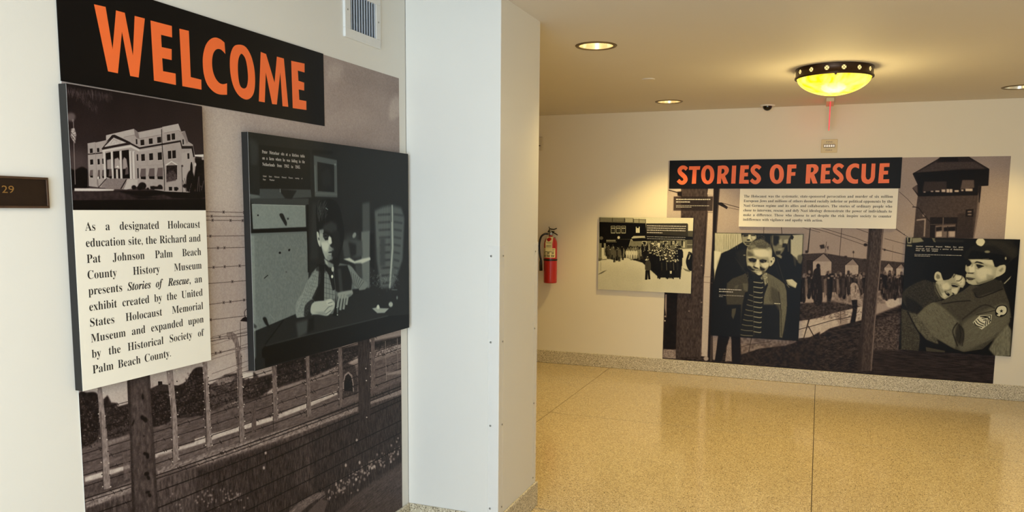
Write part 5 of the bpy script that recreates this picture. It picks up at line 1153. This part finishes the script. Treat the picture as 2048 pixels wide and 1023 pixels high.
# ---------------------------------------------------------------- small wall box partly hidden by the column
t = thing('wall_sensor_box', (-2.655, D, 2.125), 'small wall-coloured sensor box on back wall half hidden by the column', 'sensor')
MB().box((-2.72, D-.03, 2.125), (-2.59, D, 2.255)).build('cover', M['box_cover'], t, bevel=0.006)
MB().box((-2.70, D-.032, 2.165), (-2.61, D-.03, 2.175)).build('slot', M['plaque_rim'], t)
# ---------------------------------------------------------------- camera dome, cover plate
t = thing('security_camera', (-.477, 7.352, H-.045), 'small black dome security camera on ceiling near the back wall', 'camera')
MB().lathe((-.477, 7.352, H), [(0, -.010), (.052, -.010), (.062, -.006), (.064, 0)], 36).build('mounting_base', M['vent'], t)
MB().lathe((-.477, 7.352, H-.010), [(.040*math.cos(a), -.038*math.sin(a)) for a in np.linspace(0, pi/2, 10)], 32).build('dome', M['gloss_black'], t)
MB().lathe((-.478, 7.320, H-.018), [(0, -.003), (.004, -.0015), (.005, .0)], 12).build('lens', M['screw'], t)
cov = MB().lathe((-1.175, 5.655, H), [(0, -.006), (.036, -.006), (.044, -.0045), (.047, 0)], 32).build('sprinkler_cover', M['ceiling'])
cov['label'] = 'small round ceiling-coloured sprinkler cover between the two downlights'; cov['category'] = 'cover plate'
# ---------------------------------------------------------------- fire extinguisher
ex, ey = -2.470, D-.088
t = thing('fire_extinguisher', (ex, ey, .82), 'red wall-mounted fire extinguisher with black hose on back wall', 'fire extinguisher')
r = .066; zb = .822
MB().lathe((ex, ey, zb), [(0, .004), (r*.8, .004), (r*.86, 0), (r*.97, .003), (r, .012), (r, .385), (r*.94, .412), (r*.78, .436), (r*.5, .452), (r*.3, .458), (.018, .47), (.018, .478)], 40).build('cylinder', M['red'], t)
MB().lathe((ex, ey, zb), [(r+.0018, .222), (r+.0022, .224), (r+.0022, .238), (r+.0018, .240)], 40).build('strap', M['black'], t)
# label art drawn in small blocks
lb = MB(); vs = []; nA = 14; a0, a1 = math.radians(-150), math.radians(-28)
def wrap(mb, z0, z1, aa, ab, rr, mi=0, n=8):
    vv = []; ff = []
    for i in range(n+1):
        a = aa+(ab-aa)*i/n
        for z in (z0, z1): vv.append((ex+rr*math.cos(a), ey+rr*math.sin(a), zb+z))
    for i in range(n): ff.append((2*i, 2*i+2, 2*i+3, 2*i+1))
    mb.add(vv, ff, mi)
wrap(lb, .254, .345, a0, a1, r+.0008, 0, 14)
for k in range(3):
    A_ = a0+.12+k*(a1-a0-.1)/3; wrap(lb, .262, .284, A_, A_+.48, r+.0014, 1); wrap(lb, .266, .280, A_+.1, A_+.2, r+.0018, 0); wrap(lb, .268, .282, A_+.3, A_+.38, r+.0018, 0)
    wrap(lb, .294, .303, A_+.05, A_+.42, r+.0014, 1)
for k in range(3): wrap(lb, .310+k*.011, .314+k*.011, a0+.1, a1-.2+.05*k, r+.0014, 1)
lb.build('instruction_label', [M['labelw'], M['ink']], t)
tg = MB(); tg.add([(ex-.030, ey-r-.004, zb+.318), (ex+.040, ey-r-.006, zb+.320), (ex+.038, ey-r*.45, zb+.458), (ex-.028, ey-r*.45, zb+.456), (ex-.031, ey-r-.004, zb+.40), (ex+.039, ey-r-.006, zb+.40)], [(0,1,5,4),(4,5,2,3)])
tgo = tg.build('inspection_tag', M['labelw'], t)
for z in (.36, .372, .398): MB().box((ex-.020, ey-r-.0075, zb+z), (ex+.030, ey-r-.0068, zb+z+.003)).build('tag_line', M['ink'], tgo)
va = MB(); va.lathe((ex, ey, zb), [(.017, .47), (.022, .474), (.022, .5), (.014, .506), (.014, .52), (0, .522)], 20)
va.box((ex-.036, ey-.014, zb+.474), (ex+.020, ey+.014, zb+.494)); va.build('valve', M['screw'], t, bevel=0.002)
hd = MB(); hd.box((ex-.03, ey-.010, zb+.502), (ex+.035, ey+.010, zb+.512))
hd.tube([(ex-.022, ey, zb+.512), (ex-.012, ey, zb+.535), (ex+.03, ey, zb+.528), (ex+.062, ey-.004, zb+.540)], .0055, 8)
hd.tube([(ex-.012, ey, zb+.530), (ex-.020, ey, zb+.555)], .004, 6)
hd.tube([(ex+.02, ey, zb+.500), (ex+.05, ey-.005, zb+.488), (ex+.072, ey-.006, zb+.474)], .0055, 8); hd.build('handle', M['black'], t)
pts = [(ex-.03, ey-.01, zb+.484), (ex-.055, ey-.02, zb+.484), (ex-.085, ey-.03, zb+.462), (ex-.102, ey-.03, zb+.42), (ex-.108, ey-.03, zb+.36), (ex-.104, ey-.03, zb+.30), (ex-.092, ey-.03, zb+.235)]
pp = [Vector(p) for p in crom(pts, False, 4)] if False else []
def crom3(P, n=5):
    P = np.array(P, float); out = []
    for i in range(len(P)-1):
        p0 = P[max(i-1, 0)]; p1 = P[i]; p2 = P[i+1]; p3 = P[min(i+2, len(P)-1)]
        for k in range(n): s = k/n; out.append(0.5*((2*p1)+(-p0+p2)*s+(2*p0-5*p1+4*p2-p3)*s*s+(-p0+3*p1-3*p2+p3)*s**3))
    out.append(P[-1]); return out
MB().tube(crom3(pts), .0095, 10).build('hose', M['black'], t)
MB().tube([(ex-.092, ey-.03, zb+.245), (ex-.090, ey-.03, zb+.225), (ex-.090, ey-.03, zb+.205), (ex-.088, ey-.03, zb+.12)], [.011, .012, .0145, .0165], 12).build('nozzle', M['black'], t)
MB().box((ex-.02, ey+r-.01, zb+.33), (ex+.02, D, zb+.45)).build('wall_bracket', M['black'], t)
for o in C.objects:
    if '_base' in o: del o['_base']
